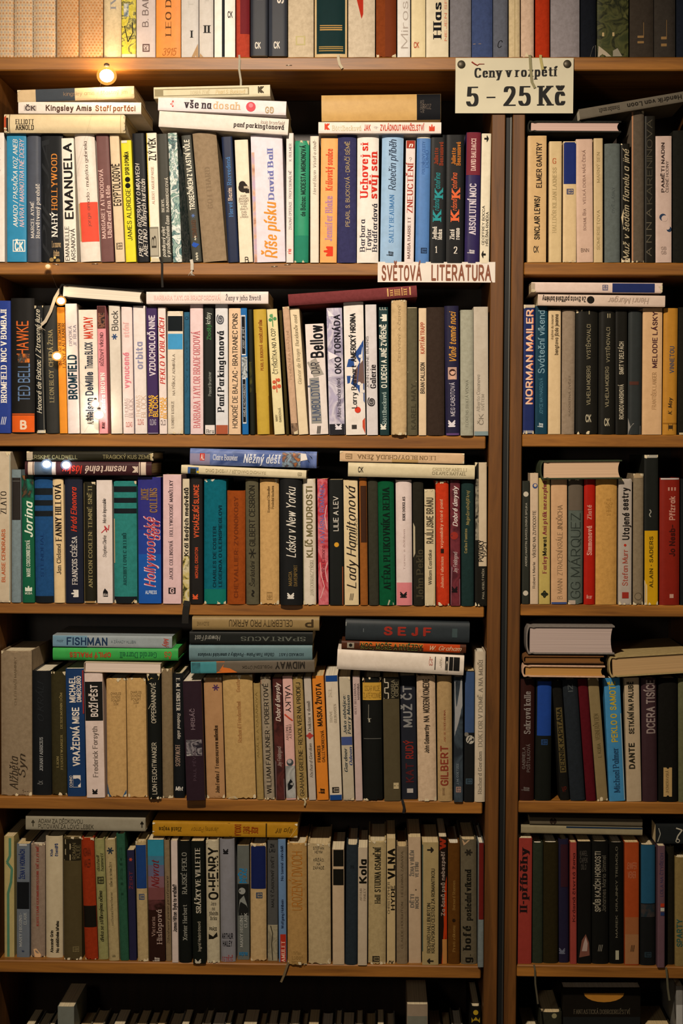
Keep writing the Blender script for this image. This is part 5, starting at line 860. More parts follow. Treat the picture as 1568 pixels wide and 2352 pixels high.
# ---- fifth shelf
row('fifth shelf', SH_L[3][0], (1829, 1841), (0, 1120), -.001, 'a left-end')
B(2, 73, 1495, -1, '#87765f', 'very wide worn grey-beige spine with scrawled signature', 'signature', [('CHLÉB NAŠÍ MAMINKY', 1620, 1508, .48, .07, '#6c5c46', 's'), ('Alžběta', 1815, 1740, .42, .26, '#3a3024', 'c'), ('Syn', 1788, 1735, .68, .22, '#3a3024', 'c'), ('=186', 1822, 1815, .8, .2, '#5a4c3a', 's')], 'h', Y=.008, fl='W')
B(74, 118, 1541, -1, '#17191b', 'black spine with silver name low down', 'signature', [('JOHAN FABRICIUS', 1773, 1695, .48, .16, '#9a9c9c', 'r'), ('O KRÁLI', 1660, 1570, .45, .3, '#222528', 'c'), ('ČK', 1805, 1796, .45, .2, '#7a7c7c', 's')], 'h', Y=.014, fl='g')
B(119, 153, 1543, -3, '#35301c', 'dark olive spine with small gold capitals', 'silver-named', [('LION', 1765, 1740, .42, .14, '#8a7c50', 'r'), ('FEUCHTWANGER', 1770, 1690, .7, .14, '#8a7c50', 'r'), ('DESDEMONIN DŮM', 1675, 1592, .7, .14, '#8a7c50', 'r')], 'h', Y=.014, fl='W')
B(155, 197, 1536, -5, '#1a355e', 'blue spine with white condensed capitals', 'dark olive', [('VRAŽEDNÁ MISE', 1761, 1625, .52, .34, '#d8cfc4', 'S'), ('MICHAEL', 1614, 1554, .36, .3, '#d8cfc4', 'S'), ('DiMERCURIO', 1613, 1553, .72, .22, '#d8cfc4', 'S'), ('#r', 1810, 1782, .32, .74, '#d0c8c0'), ('#c', 1797, .55, 8, '#1a355e'), ('#r', 1809, 1790, .33, .6, '#1a355e'), ('DOMINO', 1810, 1783, .2, .14, '#d0c8c0', 's'), ('#r', 1640, 1540, .92, .99, '#8a2a22')], 'p', Y=.008)
B(199, 241, 1545, -6, '#d0bdb4', 'white spine with black upper block', 'condensed blue', [('#r', 1655, 1566, .01, .99, '#191918'), ('BOŽÍ PĚST', 1646, 1573, .52, .34, '#d0c4bc', 'S'), ('Frederick Forsyth', 1784, 1668, .52, .26, '#6a5e56', 's'), ('λ', 1823, 1811, .5, .24, '#1c1a1a', 'S')], 'p')
B(246, 291, 1558, -3, '#bb9863', 'tan spine torn to blue at the corners', 'black-block', [('=CHARLES/DICKENS/PONURÝ/DŮM/I', 1628, 1588, .5, .52, '#6a5230', 's'), ('#q', [(1835, .0), (1835, .2), (1822, .1), (1800, .0)], '#3a5878'), ('#q', [(1838, .8), (1838, 1), (1815, .98), (1826, .85)], '#3a5878')], 'h', Y=.006, fl='W')
B(293, 338, 1557, -4, '#bd9a64', 'wider tan spine with five small centred lines', 'torn tan', [('=CHARLES/DICKENS/PONURÝ/DŮM/II', 1625, 1585, .5, .56, '#6a5230', 's')], 'h', Y=.006, fl='W')
B(340, 371, 1548, -4, '#151715', 'chipped black jacket with white capitals', 'five-line tan', [('LION FEUCHTWANGER', 1822, 1704, .5, .32, '#c0b8a4', 's'), ('OPPERMANNOVÉ', 1660, 1568, .5, .32, '#c0b8a4', 's'), ('#q', [(1548, .0), (1548, 1), (1562, .9), (1558, .4), (1564, .1)], '#b59a5c'), ('#q', [(1838, .05), (1838, .98), (1828, .9), (1832, .4)], '#a89e8c'), ('#l', [(1628, .1), (1615, .35)], '#a89e84', 1.5)], 'h', Y=-.006, fl='gW')
B(373, 398, 1536, -3, '#7b6a50', 'blank taupe spine with torn ochre head', 'chipped black', [('#q', [(1536, .0), (1536, 1), (1543, .9), (1541, .1)], '#a8803c')], 'h', Y=.002, fl='W')
B(399, 424, 1547, -3, '#16181a', 'black spine with white serif reading downwards', 'blank taupe', [('E. M. FORSTER', 1558, 1632, .5, .32, '#c8c2b6', 'R'), ('Rodinné sídlo', 1638, 1697, .55, .28, '#b0aaa0', 'I'), ('HOWARDS', 1712, 1760, .4, .4, '#a08878', 'r'), ('=Mht', 1816, 1807, .5, .7, '#d0ccc4', 'I')], 'h', Y=.004, fl='g')
B(428, 471, 1565, -9, '#2a1c24', 'overhanging dark plum spine with grey photo patch', 'downward-lettered', [('HRBÁČ', 1674, 1627, .48, .2, '#7c6c74', 's'), ('#r', 1733, 1697, .08, .92, 'm:#26222a,#8a8488,#3a363c,#a8a4a4,60'), ('PAUL FÉVAL', 1790, 1720, .5, .14, '#4a3a44', 's')], 'p', Y=-.014)
B(475, 517, 1557, -8, '#a67f58', 'light brown spine with purple asterisk', 'plum', [('*', 1588, 1573, .66, .32, '#4a3050', 'S'), ('John Fowles /', 1822, 1772, .6, .2, '#3a2818', 'R'), ('Francouzova milenka', 1765, 1667, .6, .2, '#3a2818', 'R')], 'p', Y=.004, fl='W')
B(519, 588, 1552, -9, '#b4945f', 'very wide tan spine with faint brown name', 'asterisk brown', [('Richard Friedenthal', 1705, 1612, .52, .12, '#9a6c40', 'r'), ('Goethe', 1590, 1560, .52, .12, '#9a6c40', 'r'), ('#q', [(1838, .05), (1838, .4), (1828, .3), (1831, .1)], '#c0b090')], 'h', fl='W')
B(590, 606, 1570, -9, '#9c8350', 'thin olive-tan spine', 'very wide tan', [('AMÁLIE A CASANOVA', 1740, 1590, .4, .3, '#7c6638', 's')], 'h')
B(607, 631, 1555, -10, '#938672', 'grey-beige spine with orange head', 'olive-tan', [('#q', [(1555, .0), (1555, 1), (1563, .98), (1566, .4), (1572, .05)], '#a04c26'), ('WILLIAM FAULKNER • POBERTOVÉ', 1822, 1570, .5, .42, '#221d18', 's')], 'h', fl='W')
B(633, 655, 1556, -8, 'm:#3a1f1e,#542a26,#2c1816,30', 'dark maroon spine with white script title', 'orange-headed', [('Dobré úmysly', 1657, 1570, .5, .46, '#cbbcb0', 'C'), ('Joy Fieldingová', 1760, 1715, .5, .4, '#a8948c', 'c'), ('#q', [(1838, .02), (1838, .98), (1790, .98), (1745, .05)], '#6a5a5c')])
B(657, 680, 1553, -9, '#cfa49c', 'pink spine reading downwards above grey photos', 'dark maroon', [('VÁLKY', 1574, 1636, .5, .5, '#1f1a1a', 's'), ('TIMOTHY', 1664, 1700, .3, .24, '#6a5450', 's'), ('FINDLEY', 1664, 1696, .62, .24, '#6a5450', 's'), ('#r', 1832, 1758, .01, .99, 'm:#7a7c7c,#a8a8a4,#4a4c4e,25'), ('#q', [(1815, .2), (1800, .2), (1788, .5), (1800, .85), (1810, .6)], '#191b1c'), ('#c', 1750, .5, 8, '#3a4448'), ('#c', 1748, .45, 5, '#a09898'), ('#l', [(1640, .1), (1648, .5), (1655, .9)], '#b8442c', 3)])
rb = B(682, 706, 1555, -11, '#9c8350', 'worn olive-beige spine with black capitals', 'photo-footed pink', [('GRAHAM GREENE • REVOLVER NA PRODEJ', 1828, 1568, .52, .38, '#2a2418', 's'), ('#q', [(1556, .0), (1556, 1), (1585, .98), (1592, .4), (1585, .02)], '#4c4a40'), ('#q', [(1820, .3), (1770, .98), (1830, .98)], '#b59e70')], 'h', fl='W')
ribbon(rb, [(699, 1835, -.003), (701, 1842, -.004), (699, 1850, -.004)], 4, '#b0a07c')
B(709, 726, 1555, -12, '#b3a89c', 'narrow light grey spine with red clover', 'worn olive-beige', [('Richard Gordon', 1785, 1708, .5, .4, '#5c5248', 'i'), ('✿', 1697, 1682, .5, .8, '#a83c34', 'B'), ('Doktor v domě', 1678, 1610, .5, .42, '#6c6258', 'r')])
B(728, 755, 1553, -12, '#cd7c2a', 'orange spine with black bold title', 'clover', [('MASKA ŽIVOTA', 1668, 1570, .52, .4, '#1f1710', 'S'), ('FRANCES', 1750, 1712, .32, .24, '#2c2014', 'S'), ('GALLEYMOREOVÁ', 1750, 1678, .7, .24, '#2c2014', 's'), ('ikar', 1822, 1810, .5, .5, '#1f1710', 'I')])
B(757, 786, 1552, -11, '#c9bda9', 'off-white spine with blue head and foot', 'orange', [('#r', 1566, 1552, .02, .98, '#1a3f7c'), ('#r', 1842, 1825, .02, .98, '#1a3f7c'), ('=STRŽ', 1600, 1585, .35, .3, '#a89c88', 's'), ('TROVE', 1660, 1632, .35, .2, '#a89c88', 's'), ('GULBRANSSEN', 1660, 1617, .7, .2, '#a89c88', 's'), SQ(1820, .5, .5, '#26221e')])
B(788, 814, 1555, -10, '#b3a892', 'crinkled grey-white spine with blue band', 'blue-ended', [('#r', 1711, 1692, .01, .99, '#3c4a7c'), ('Jako obhájce:', 1686, 1596, .38, .26, '#3a4244', 'I'), ('Perry Mason', 1686, 1598, .75, .28, '#3a4244', 'I'), ('Gardner', 1773, 1718, .34, .28, '#3a4244', 'I'), ('Odeon', 1758, 1716, .8, .26, '#3c4a7c', 'I')], 'p', fl='W')
B(816, 833, 1553, -7, '#b8a29c', 'narrow pinkish-grey spine', 'blue-banded', [('BEST SELLERIÁDA', 1640, 1570, .3, .26, '#6c5a58', 's'), ('MARIANNA', 1607, 1570, .75, .28, '#5c4c4a', 's')])
B(834, 879, 1556, -3, '#151614', 'black spine with torn yellow label at head', 'pinkish-grey', [('#r', 1608, 1568, .02, .98, '#b8903a'), ('#q', [(1572, .1), (1566, .9), (1556, .98), (1560, .1)], '#6a4228'), ('=OSCAR WILDE/ZLATÉ RODINNÉ', 1603, 1570, .5, .9, '#7a5c22', 's'), ('#r', 1697, 1695, .05, .95, '#4c4c48'), ('#l', [(1655, .3), (1618, .32)], '#8a8678', 1), ('=T', 1658, 1650, .35, .2, '#a8a490', 'R')], 'h', fl='gW')
B(882, 920, 1555, -4, '#4c4430', 'olive spine with black-and-white key-pattern top', 'yellow-labelled', [('#r', 1605, 1556, .02, .98, '#1c1a14'), ('#l', [(1604, .06), (1604, .34), (1592, .34), (1592, .12), (1580, .12), (1580, .34), (1568, .34), (1568, .12), (1558, .12)], '#b8b09c', 2.2), ('KOBRA', 1603, 1562, .62, .2, '#7c745c', 's'), ('GIDE', 1600, 1565, .84, .2, '#7c745c', 's'), ('#r', 1811, 1797, .58, .9, '#b0a07c'), ('#l', [(1804, .6), (1804, .88)], '#4c4430', 1.5)], 'p')
rb = B(922, 958, 1552, -5, '#20222a', 'dark slate spine with grey and red capitals', 'key-pattern olive', [('MUŽ ČT', 1672, 1575, .48, .5, '#7c7c7c', 'S'), ('RUDÝ', 1745, 1702, .55, .44, '#7c2620', 'S'), ('KAT', 1800, 1755, .55, .44, '#4c1e20', 'S'), ('#r', 1824, 1814, .35, .75, '#a8a29c')], 'p', Y=.012)
ribbon(rb, [(923, 1836, -.003), (926, 1846, -.0045), (928, 1856, -.0045), (926, 1868, -.0045)], 6, '#141210')
B(960, 1003, 1553, -4, '#c4ab8e', 'cream spine with squeezed black title', 'red-lettered slate', [('John Galsworthy', 1729, 1664, .5, .22, '#2e261e', 'S'), ('NA', 1658, 1643, .5, .26, '#2e261e', 'S'), ('MODERNÍ KOMEDIE', 1637, 1560, .5, .3, '#3a3026', 'S')], 'h', fl='W')
B(1005, 1039, 1553, -2, '#a58a60', 'tan spine with red-brown heavy surname', 'squeezed-title cream', [('GILBERT', 1804, 1712, .46, .46, '#7c3424', 'S'), ('JAK SE RODÍ HRDINA', 1704, 1630, .5, .12, '#9a5c40', 's'), ('BERTRAND', 1825, 1808, .4, .14, '#7c5c40', 's')], 'h')
B(1042, 1063, 1555, 0, 'm:#23282e,#3a444c,#1c2024,18', 'narrow slate spine with pale cloudy photograph', 'heavy-surname tan', [('#q', [(1690, .05), (1660, .1), (1566, .06), (1560, .9), (1620, .95), (1660, .5)], '#8c8c8c'), ('J. M. COETZEE', 1800, 1752, .4, .2, '#7c8890', 's'), SQ(1818, .5, .5, '#9a7c70')], 'p', Y=-.004)
B(1065, 1088, 1541, 2, '#191a1a', 'blue-topped black spine with white coiled shape', 'cloudy', [('#r', 1682, 1543, .02, .98, '#34486c'), ('#c', 1698, .6, 10, '#a8a498'), ('#l', [(1702, .3), (1692, .5), (1690, .9)], '#191a1a', 2), ('#l', [(1710, .3), (1700, .6), (1698, .95)], '#191a1a', 2), ('#c', 1686, .2, 5, '#6c6a64'), SQ(1800, .5, .6, '#3a4c58')], 'p')
B(1089, 1118, 1497, 2, '#bcae98', 'tall pale spine with grey serif capitals', 'coiled', [('Richard Gordon', 1822, 1725, .5, .34, '#7c7264', 'r'), ('DOKTOR V DOMĚ A NA MOŘI', 1714, 1516, .52, .38, '#847a6a', 'r')], 'h', fl='g')
F(121, 395, 1458, 1486, 1463, 1488, '#8c969a', 'grey-blue spine with big navy capitals, lying above the bright green one', [('#r', 121, 200, .02, .98, '#66889c'), ('FISHMAN', 153, 247, .5, .58, '#1f3350', 'S'), ('A ZÁHADY HLUBIN', 255, 312, .5, .22, '#5c6a70', 's'), ('noir', 131, 146, .5, .24, '#3c5060', 's'), ('=Milý', 376, 387, .5, .7, '#b04434', 'c')], 'p', Y=.004)
F(121, 409, 1488, 1516, 1489, 1518, '#379848', 'bright green spine with red and dark upside-down script', [('Gerald Durrell', 360, 276, .55, .42, '#1f5c38', 'r'), ('OPILÝ PRALES', 255, 160, .55, .34, '#a03a24', 'B'), ('ČS', 394, 377, .5, .4, '#9a5c30', 'S')], 'h', Y=.004, fl='g')
E(193, 369, 1520, 1544, 1525, 1546, '#c9b49c', 'white book lying flat with pale page edges out, beneath the bright green one', '#d8c6b8', 'p', -.003)
F(441, 733, 1416, 1448, 1419, 1448, '#8a744c', 'dim brownish spine with upside-down capitals, topmost of four directly below the board', [('CELEBRITY PRO AFRIKU', 672, 526, .45, .46, '#3c301e', 's'), ('P', 720, 700, .45, .5, '#3c301e', 'S'), ('SUZANNE', 480, 452, .5, .24, '#6c5a3a', 's')], 'h', fl='g')
F(435, 718, 1451, 1479, 1453, 1480, '#1c1e1c', 'black spine with spaced upside-down capitals, second of four', [('SPARTACUS', 702, 553, .55, .32, '#5c6058', 'r'), ('Howard Fast', 506, 448, .5, .4, '#8c8c84', 'i')], 'p')
F(434, 717, 1481, 1519, 1482, 1517, '#5f7a80', 'shiny blue-grey spine with small upside-down line, third of four', [('HOWARD FAST', 697, 640, .6, .16, '#26343a', 'R'), ('Občan Tom Paine • Povídky z americké revoluce', 630, 455, .6, .2, '#26343a', 'I')], 'h', fl='g')
F(438, 722, 1521, 1546, 1515, 1545, '#5f564a', 'grey spine with teal and orange patches, lowest of four', [('#r', 438, 497, .02, .98, '#3f8088'), ('#r', 440, 460, .1, .98, 'm:#2c5058,#3f8088,40'), ('#q', [(497, .02), (516, .02), (512, .5), (528, .6), (545, .95), (497, .98)], '#c4692c'), ('MIDWAY', 700, 632, .4, .5, '#28241f', 'S'), ('POSLEDNÍ ÚTOK', 625, 556, .5, .2, '#3c362e', 's')], 'p')
F(793, 1078, 1423, 1470, 1432, 1476, '#2c3236', 'thick slate spine with four red block letters', [('=•', 833, 836, .5, .2, '#8a9296', 's'), ('S E J F', 881, 991, .5, .36, '#8c2c22', 'B'), ('#r', 1038, 1050, .3, .75, '#3c4a4c'), ('#r', 793, 795, .1, .3, '#8a8c88')], 'h', fl='g')
F(784, 1070, 1473, 1489, 1480, 1502, '#4a2818', 'orange and black spine with green-outlined capitals, beneath the red-lettered one', [('#r', 826, 972, .02, .5, '#b0561e'), ('#r', 972, 1056, .02, .98, '#a83c14'), ('#r', 797, 813, .2, .85, '#8c8474'), ('#c', 805, .5, 4, '#1c1a16'), ('NOC, MOŘE A HVĚZDY', 828, 970, .5, .62, '#8c9a4c', 'B'), ('NOC, MOŘE A HVĚZDY', 828, 970, .5, .56, '#1c1a12', 'S'), ('W. Graham', 984, 1058, .5, .5, '#c9a888', 'c')], 'h', fl='g')
F(774, 1065, 1491, 1538, 1507, 1551, '#d6cabc', 'thick white spine with black end bars, lowest of its stack of three', [('#r', 998, 1000, .12, .78, '#2c2822'), ('#r', 1022, 1029, .1, .78, '#191817'), ('#r', 1031, 1040, .1, .78, '#191817'), ('#r', 1041, 1055, .1, .78, '#191817'), ('ČS', 985, 993, .4, .3, '#a84a3c', 's'), ('=PETER/PIŠŤ', 1009, 1015, .4, .5, '#a89c8c', 's'), ('=C', 1024, 1028, .6, .6, '#c9bda8', 's')], 'h', fl='g', Y=-.018)

row('narrow bay fifth shelf', SH_R[3][0], (1837, 1843), (1200, 1568), .004, 'an inner-panel')
B(1191, 1226, 1560, 1, '#2c1512', 'dark maroon spine with silver serif title', 'maroon', [('Sakrová kalle', 1685, 1588, .52, .4, '#7c7470', 'R'), ('GABRIELA', 1765, 1715, .3, .18, '#6c6460', 's'), ('POŠTULKOVÁ', 1772, 1708, .62, .2, '#6c6460', 's'), ('ikar', 1815, 1806, .5, .5, '#6c6460', 'I')], 'h', fl='g')
B(1228, 1265, 1560, 3, '#151713', 'black spine with bright blue block', 'maroon', [('#r', 1689, 1565, .08, .96, '#1c3c84'), SQ(1710, .55, .36, '#24406c')], 'h', fl='g')
B(1286, 1308, 1565, -19, '#161512', 'leaning black spine with gold strip', 'blue-block', [('#r', 1775, 1626, .2, .85, '#54492a'), ('DENNÍK KAPITÁNA', 1772, 1628, .52, .4, '#1a1812', 'S'), ('=VP', 1819, 1808, .5, .5, '#5c1c14', 's')], 'h', Y=.008)
B(1310, 1344, 1562, -19, '#20252a', 'leaning dark slate spine', 'gold-strip', [('IZ', 1590, 1572, .5, .3, '#4c5254', 's')], 'h')
B(1346, 1369, 1560, -20, '#4e1018', 'leaning dark red cloth spine', 'dark slate', [], 'h')
B(1371, 1396, 1558, -22, '#7c6c4a', 'leaning taupe spine with grey type', 'dark red', [('VERNERŮV DEN', 1700, 1640, .5, .4, '#665838', 's'), ('L. KUBA', 1740, 1708, .55, .3, '#5c5032', 's')], 'p', fl='W')
B(1399, 1436, 1558, -13, '#3c7ca8', 'light blue spine with yellow title', 'leaning taupe', [('PEKLO O', 1705, 1640, .5, .34, '#b09a2c', 'S'), ('SAMOTĚ', 1632, 1566, .5, .34, '#b09a2c', 'S'), ('Michael Palmer', 1820, 1718, .5, .36, '#1f3c5c', 'r'), ('#r', 1838, 1640, .93, .99, '#8ca0a8')], 'p')
B(1439, 1473, 1558, -6, '#a9977c', 'cream spine with blocky black text', 'light blue', [('SETKÁNÍ NA PALUBĚ', 1686, 1566, .42, .3, '#2c281e', 'B'), ('DANTE', 1766, 1706, .4, .34, '#2c281e', 'B')], 'p')
B(1475, 1510, 1558, -3, '#362428', 'plum spine with large pale title', 'blocky cream', [('DCERA TISÍCE', 1685, 1562, .6, .5, '#8a7c78', 'S')], 'h', fl='g')
B(1512, 1556, 1558, 0, '#141310', 'black spine with cream paper label', 'plum', [('#r', 1830, 1763, .25, .7, '#a88c5c'), ('JIHOMORAVSKÁ', 1822, 1770, .45, .14, '#6c5838', 's'), ('#c', 1763, .48, 3, '#141310'), ('#c', 1830, .48, 3, '#141310')], 'h')
B(1558, 1590, 1558, -1, '#5c5c40', 'grey-green spine at the frame', 'labelled black', [], 'h')
E(1208, 1411, 1437, 1502, 1438, 1503, '#77706a', 'thick book lying flat with dusty white page edges and grey boards', '#b5a29a', 'h')
E(1201, 1386, 1506, 1523, 1507, 1524, '#6c4a2c', 'brown thin hardback lying flat beneath the thick dusty block', '#7c542c', 'h')
E(1199, 1389, 1527, 1555, 1530, 1556, '#c4a084', 'thin pinkish hardback lying flat, lowest beneath the thick dusty block', '#b58648', 'h')
E(1398, 1588, 1513, 1552, 1493, 1549, '#a08c60', 'thick hardback with tan page edges reaching the frame edge', '#b59468', 'h')

# ---- sixth shelf
row('sixth shelf', SH_L[4][0], (2196, 2206), (0, 1120), .016, 'a left-end')
B(10, 33, 1921, -1, '#a89a68', 'cream spine with green winding ribbon drawing', 'ribbon-drawn', [('#l', [(2195, .4), (2050, .4), (2025, .7), (1995, .8), (1980, .3), (1965, .6), (1925, .6)], '#4c7860', 6)], 'p')
B(38, 68, 1938, 0, '#626a74', 'grey spine with blue title and black picture', 'ribbon-drawn', [('ŽENA V HODINÁCH', 2018, 1950, .45, .34, '#1f2c5c', 'S'), ('#r', 2086, 2025, .02, .98, '#15171a'), ('MARY HIGGINS-', 2172, 2095, .3, .2, '#a4a8a8', 'r'), ('CLARK', 2122, 2095, .66, .2, '#a4a8a8', 'r'), ('expert', 2184, 2180, .5, .2, '#2c3a5c', 'S'), ('#r', 1943, 1938, .2, .8, '#b0b0ac')], 'p')
B(70, 103, 1938, 0, '#8a7868', 'taupe spine with red spaced capitals and peeled foot', 'pictured', [('KRISTIAN GUDMUNDSSON: DĚTI ZEMĚ', 2125, 1942, .5, .16, '#8c3c34', 'R'), ('#q', [(2196, .3), (2178, .2), (2176, .4), (2190, .75), (2196, .7)], '#d0a87c')], 'h', fl='W')
B(105, 144, 1921, -1, '#bcae90', 'plain cream spine with small navy words', 'red-lettered taupe', [('Klub', 1966, 1950, .36, .14, '#2c3c64', 'S'), ('čtenářů', 1966, 1937, .68, .16, '#2c3c64', 'S'), ('Alexandr Grin', 2185, 2135, .36, .16, '#26221a', 'S'), ('Na obláčném břehu', 2185, 2113, .7, .16, '#26221a', 'S')], 'h', fl='g')
rb = B(146, 188, 1922, -2, '#4a4028', 'olive spine topped with key-pattern strip', 'navy-worded cream', [('#r', 1975, 1927, .02, .98, '#241f14'), ('#l', [(1974, .06), (1974, .4), (1962, .4), (1962, .14), (1950, .14), (1950, .4), (1938, .4), (1938, .14), (1928, .14)], '#a89a78', 2.4), ('ROMÁN', 1972, 1936, .62, .18, '#6c6244', 's'), ('KLEE', 1970, 1940, .84, .18, '#6c6244', 's'), SQ(2180, .68, .3, '#6c6040')], 'h', Y=.006, fl='gW')
B(195, 225, 1925, -10, '#8c2f14', 'orange-red spine with broad black band', 'key-pattern', [('#r', 2125, 2077, .01, .99, '#17140f'), ('=NORMAN/MAILER', 1990, 1940, .45, .6, '#3c1a10', 's')], 'h', Y=.008, fl='W')
B(226, 249, 1928, -10, '#8a8858', 'pale green spine with black lower-case title', 'black-banded', [('dashiell', 2000, 1965, .35, .3, '#2c2c1c', 'i'), ('hammett', 2000, 1960, .75, .3, '#2c2c1c', 'i'), ('⊞', 2028, 2012, .5, .6, '#2c2c1c', 's'), ('dívka se stříbrnýma očima', 2158, 2044, .5, .36, '#26241a', 'i')], 'h', Y=.010)
B(250, 274, 1929, -10, '#a4936a', 'cream spine with dark star near the head', 'pale green', [('*', 1962, 1946, .5, .56, '#26303c', 'S'), ('DŮM SE SEDMI ŽITY', 2033, 1978, .5, .2, '#5c5438', 's'), ('nathaniel hawthorne', 2120, 2045, .5, .24, '#8a7c58', 'i'), ('SMENA', 2190, 2185, .5, .3, '#5c5438', 's')], 'h', Y=.004)
B(276, 296, 1916, -10, '#28503c', 'plain green cloth spine', 'starred cream', [('TISÍC', 2065, 1945, .5, .26, '#1a3828', 's')], 'h', Y=.006)
B(297, 314, 1953, -6, '#23223c', 'short indigo spine with faint red letters', 'plain green', [('ŽERT', 2040, 2000, .5, .4, '#6c2a30', 's'), ('*', 1978, 1970, .5, .4, '#a84430', 'B')], 'p', Y=.008)
B(316, 341, 1932, -6, '#ab966c', 'tan spine with royal-blue block at top', 'indigo', [('#r', 2037, 1941, .02, .98, '#1c3a70'), SQ(2062, .5, .46, '#3c4c68')], 'h', Y=.003, fl='W')
B(342, 380, 1929, -4, '#2a1712', 'sunset spine fading turquoise to dark brown', 'blue-block tan', [('#r', 1965, 1929, .01, .99, '#2a7c94'), ('#r', 1985, 1965, .01, .99, '#3c6c84'), ('#r', 2010, 1985, .01, .99, '#5c5c74'), ('#r', 2035, 2010, .01, .99, '#74545c'), ('#r', 2062, 2035, .01, .99, '#6c4040'), ('#r', 2085, 2062, .01, .99, 'm:#2a1712,#5c3434,60'), ('Návrat', 2035, 1975, .45, .44, '#6c1c1c', 'c'), ('Victoria', 2143, 2100, .3, .2, '#94786c', 'r'), ('Hislopová', 2160, 2084, .66, .3, '#a08a80', 'r'), ('ikar', 2200, 2190, .5, .4, '#c0b4a8', 'I')], 'p', Y=.004)
B(381, 394, 1930, -5, '#7c6a50', 'thin taupe spine', 'sunset', [('Sbohem pane profesore', 2160, 2010, .5, .4, '#4c4030', 'i')], 'h', Y=.006)
B(395, 410, 1931, -3, '#c4b4ac', 'thin white spine with squeezed black line', 'thin taupe', [('James Hilton  Byla to vražda?', 2132, 2027, .5, .56, '#1f1a1a', 'S')], 'p', Y=.0)
B(411, 440, 1932, -3, '#131513', 'black spine with grey serif lines', 'squeezed-line', [('Xavier Herbert', 2150, 2072, .5, .32, '#8a8a80', 'r'), ('RAJSKÉ PEKLO', 2048, 1957, .5, .36, '#8a8a80', 'r')], 'h', Y=.0, fl='g')
B(443, 473, 1932, -5, '#121511', 'black spine with stencil-cut white title', 'grey-lettered', [('SRÁŽKY VE VILLETTE', 2090, 1947, .5, .36, '#b0aa98', 'R'), ('Ingrid Hedströmová', 2173, 2108, .52, .22, '#a09a88', 's'), ('λ', 2204, 2190, .45, .4, '#b4ae9c', 'S')], 'p', Y=-.004)
B(475, 505, 1930, -3, '#b3a98e', 'cream spine with giant black letters', 'stencil black', [('O•HENRY', 2061, 1946, .55, .66, '#1a1812', 'S'), ('=Jaro/na/jídelním/lístku', 2105, 2062, .55, .7, '#26221a', 'r'), ('=PRÁCE', 2128, 2122, .5, .6, '#26221a', 'S'), ('#q', [(2148, .15), (2136, .15), (2142, .5), (2132, .8), (2142, .85), (2147, .5)], '#1a1812')], 'h', Y=.0, fl='W')
B(507, 541, 1928, -3, '#7c7c82', 'lilac-grey spine with black two-line surname', 'giant-lettered', [('λ', 1961, 1949, .45, .3, '#1a1a1c', 'S'), ('=ARTHUR/HAILEY', 2165, 2132, .46, .76, '#17161a', 'S'), ('=LETIŠTĚ', 2203, 2190, .46, .74, '#8c3434', 'R')], 'h', Y=.006, fl='g')
B(545, 573, 1942, -1, '#5c605c', 'grey spine with sky-blue words over a portrait', 'lilac-grey', [('MŮJ', 2027, 1994, .32, .26, '#1c74a8', 'S'), ('PLAČ', 2027, 1994, .66, .26, '#1c74a8', 'S'), ('#r', 2100, 2029, .02, .98, '#1c1d1c'), ('#c', 2045, .4, 8, '#8a8c88'), ('#q', [(2100, .05), (2065, .2), (2055, .55), (2075, .8), (2100, .98)], '#7c807c'), ('MARY HIGGINS-', 2172, 2095, .34, .22, '#a8aaa4', 'r'), ('CLARK', 2128, 2095, .7, .22, '#a8aaa4', 'r'), ('=expres', 2190, 2181, .5, .7, '#1c6c9c', 'S')], 'p', Y=.018)
B(575, 612, 1938, -1, '#b59a6e', 'wide tan spine with dark blue upper block', 'sky-blue-worded', [('#r', 2039, 1943, .04, .98, '#161f4c'), SQ(2060, .56, .36, '#2c405c'), ('#q', [(1938, .0), (1938, 1), (1943, .9), (1940, .5), (1945, .1)], '#c9b898')], 'h', Y=.012, fl='W')
B(614, 638, 1930, 0, '#4a4a48', 'grey spine with cracked stone-wall picture', 'blue-upper', [('#r', 2205, 2120, .02, .98, 'm:#7c7460,#948c74,#5c543c,40'), ('#l', [(2122, .3), (2140, .5), (2165, .4), (2200, .5)], '#2a261c', 2), ('#l', [(2160, .05), (2158, .95)], '#3c3626', 1.5), ('#l', [(2182, .05), (2184, .95)], '#3c3626', 1.5), ('MALÝ ČAROVNÝ SVĚT', 2080, 1965, .5, .26, '#2c2c2a', 's'), ('=ZN/LAU', 1956, 1935, .45, .6, '#17181a', 'S')], 'p', Y=.014)
B(640, 658, 1928, -2, '#5f7ca0', 'light blue spine with small red label', 'stone-wall', [('#r', 2205, 2140, .2, .95, '#a02c1c'), ('AMULET', 2202, 2155, .58, .44, '#d0a894', 'R'), ('Wolfgang Hohlbein', 2127, 2062, .5, .32, '#1f2c4c', 's'), ('Na temné zahrádě', 2020, 1942, .5, .32, '#1f2c4c', 's')], 'p', Y=.010)
rb = B(660, 705, 1937, -1, '#a6834e', 'stained tan spine with tall orange letters', 'red-labelled blue', [('UROZENÝ DIVOCH', 2083, 1955, .5, .5, '#a4641c', 't'), ('=TATRAN/SLOVENSKÝ/SPISOVATEL', 2200, 2170, .5, .6, '#8a6c3c', 's')], 'h', Y=-.004, fl='W')
ribbon(rb, [(662, 2210, -.004), (658, 2222, -.0045), (652, 2240, -.0045), (645, 2256, -.005)], 5, '#6c5c40')
B(708, 760, 1938, -2, '#b09c76', 'very wide dirty cream spine with ragged head', 'orange-lettered', [('=STEFAN/HEYM//KŘIŽÁCI/NA/ZÁPADĚ', 1994, 1942, .48, .5, '#26221a', 's'), ('#q', [(2206, .5), (2206, .95), (2196, .9), (2190, .95)], '#c9bca0')], 'h', Y=.0, fl='W')
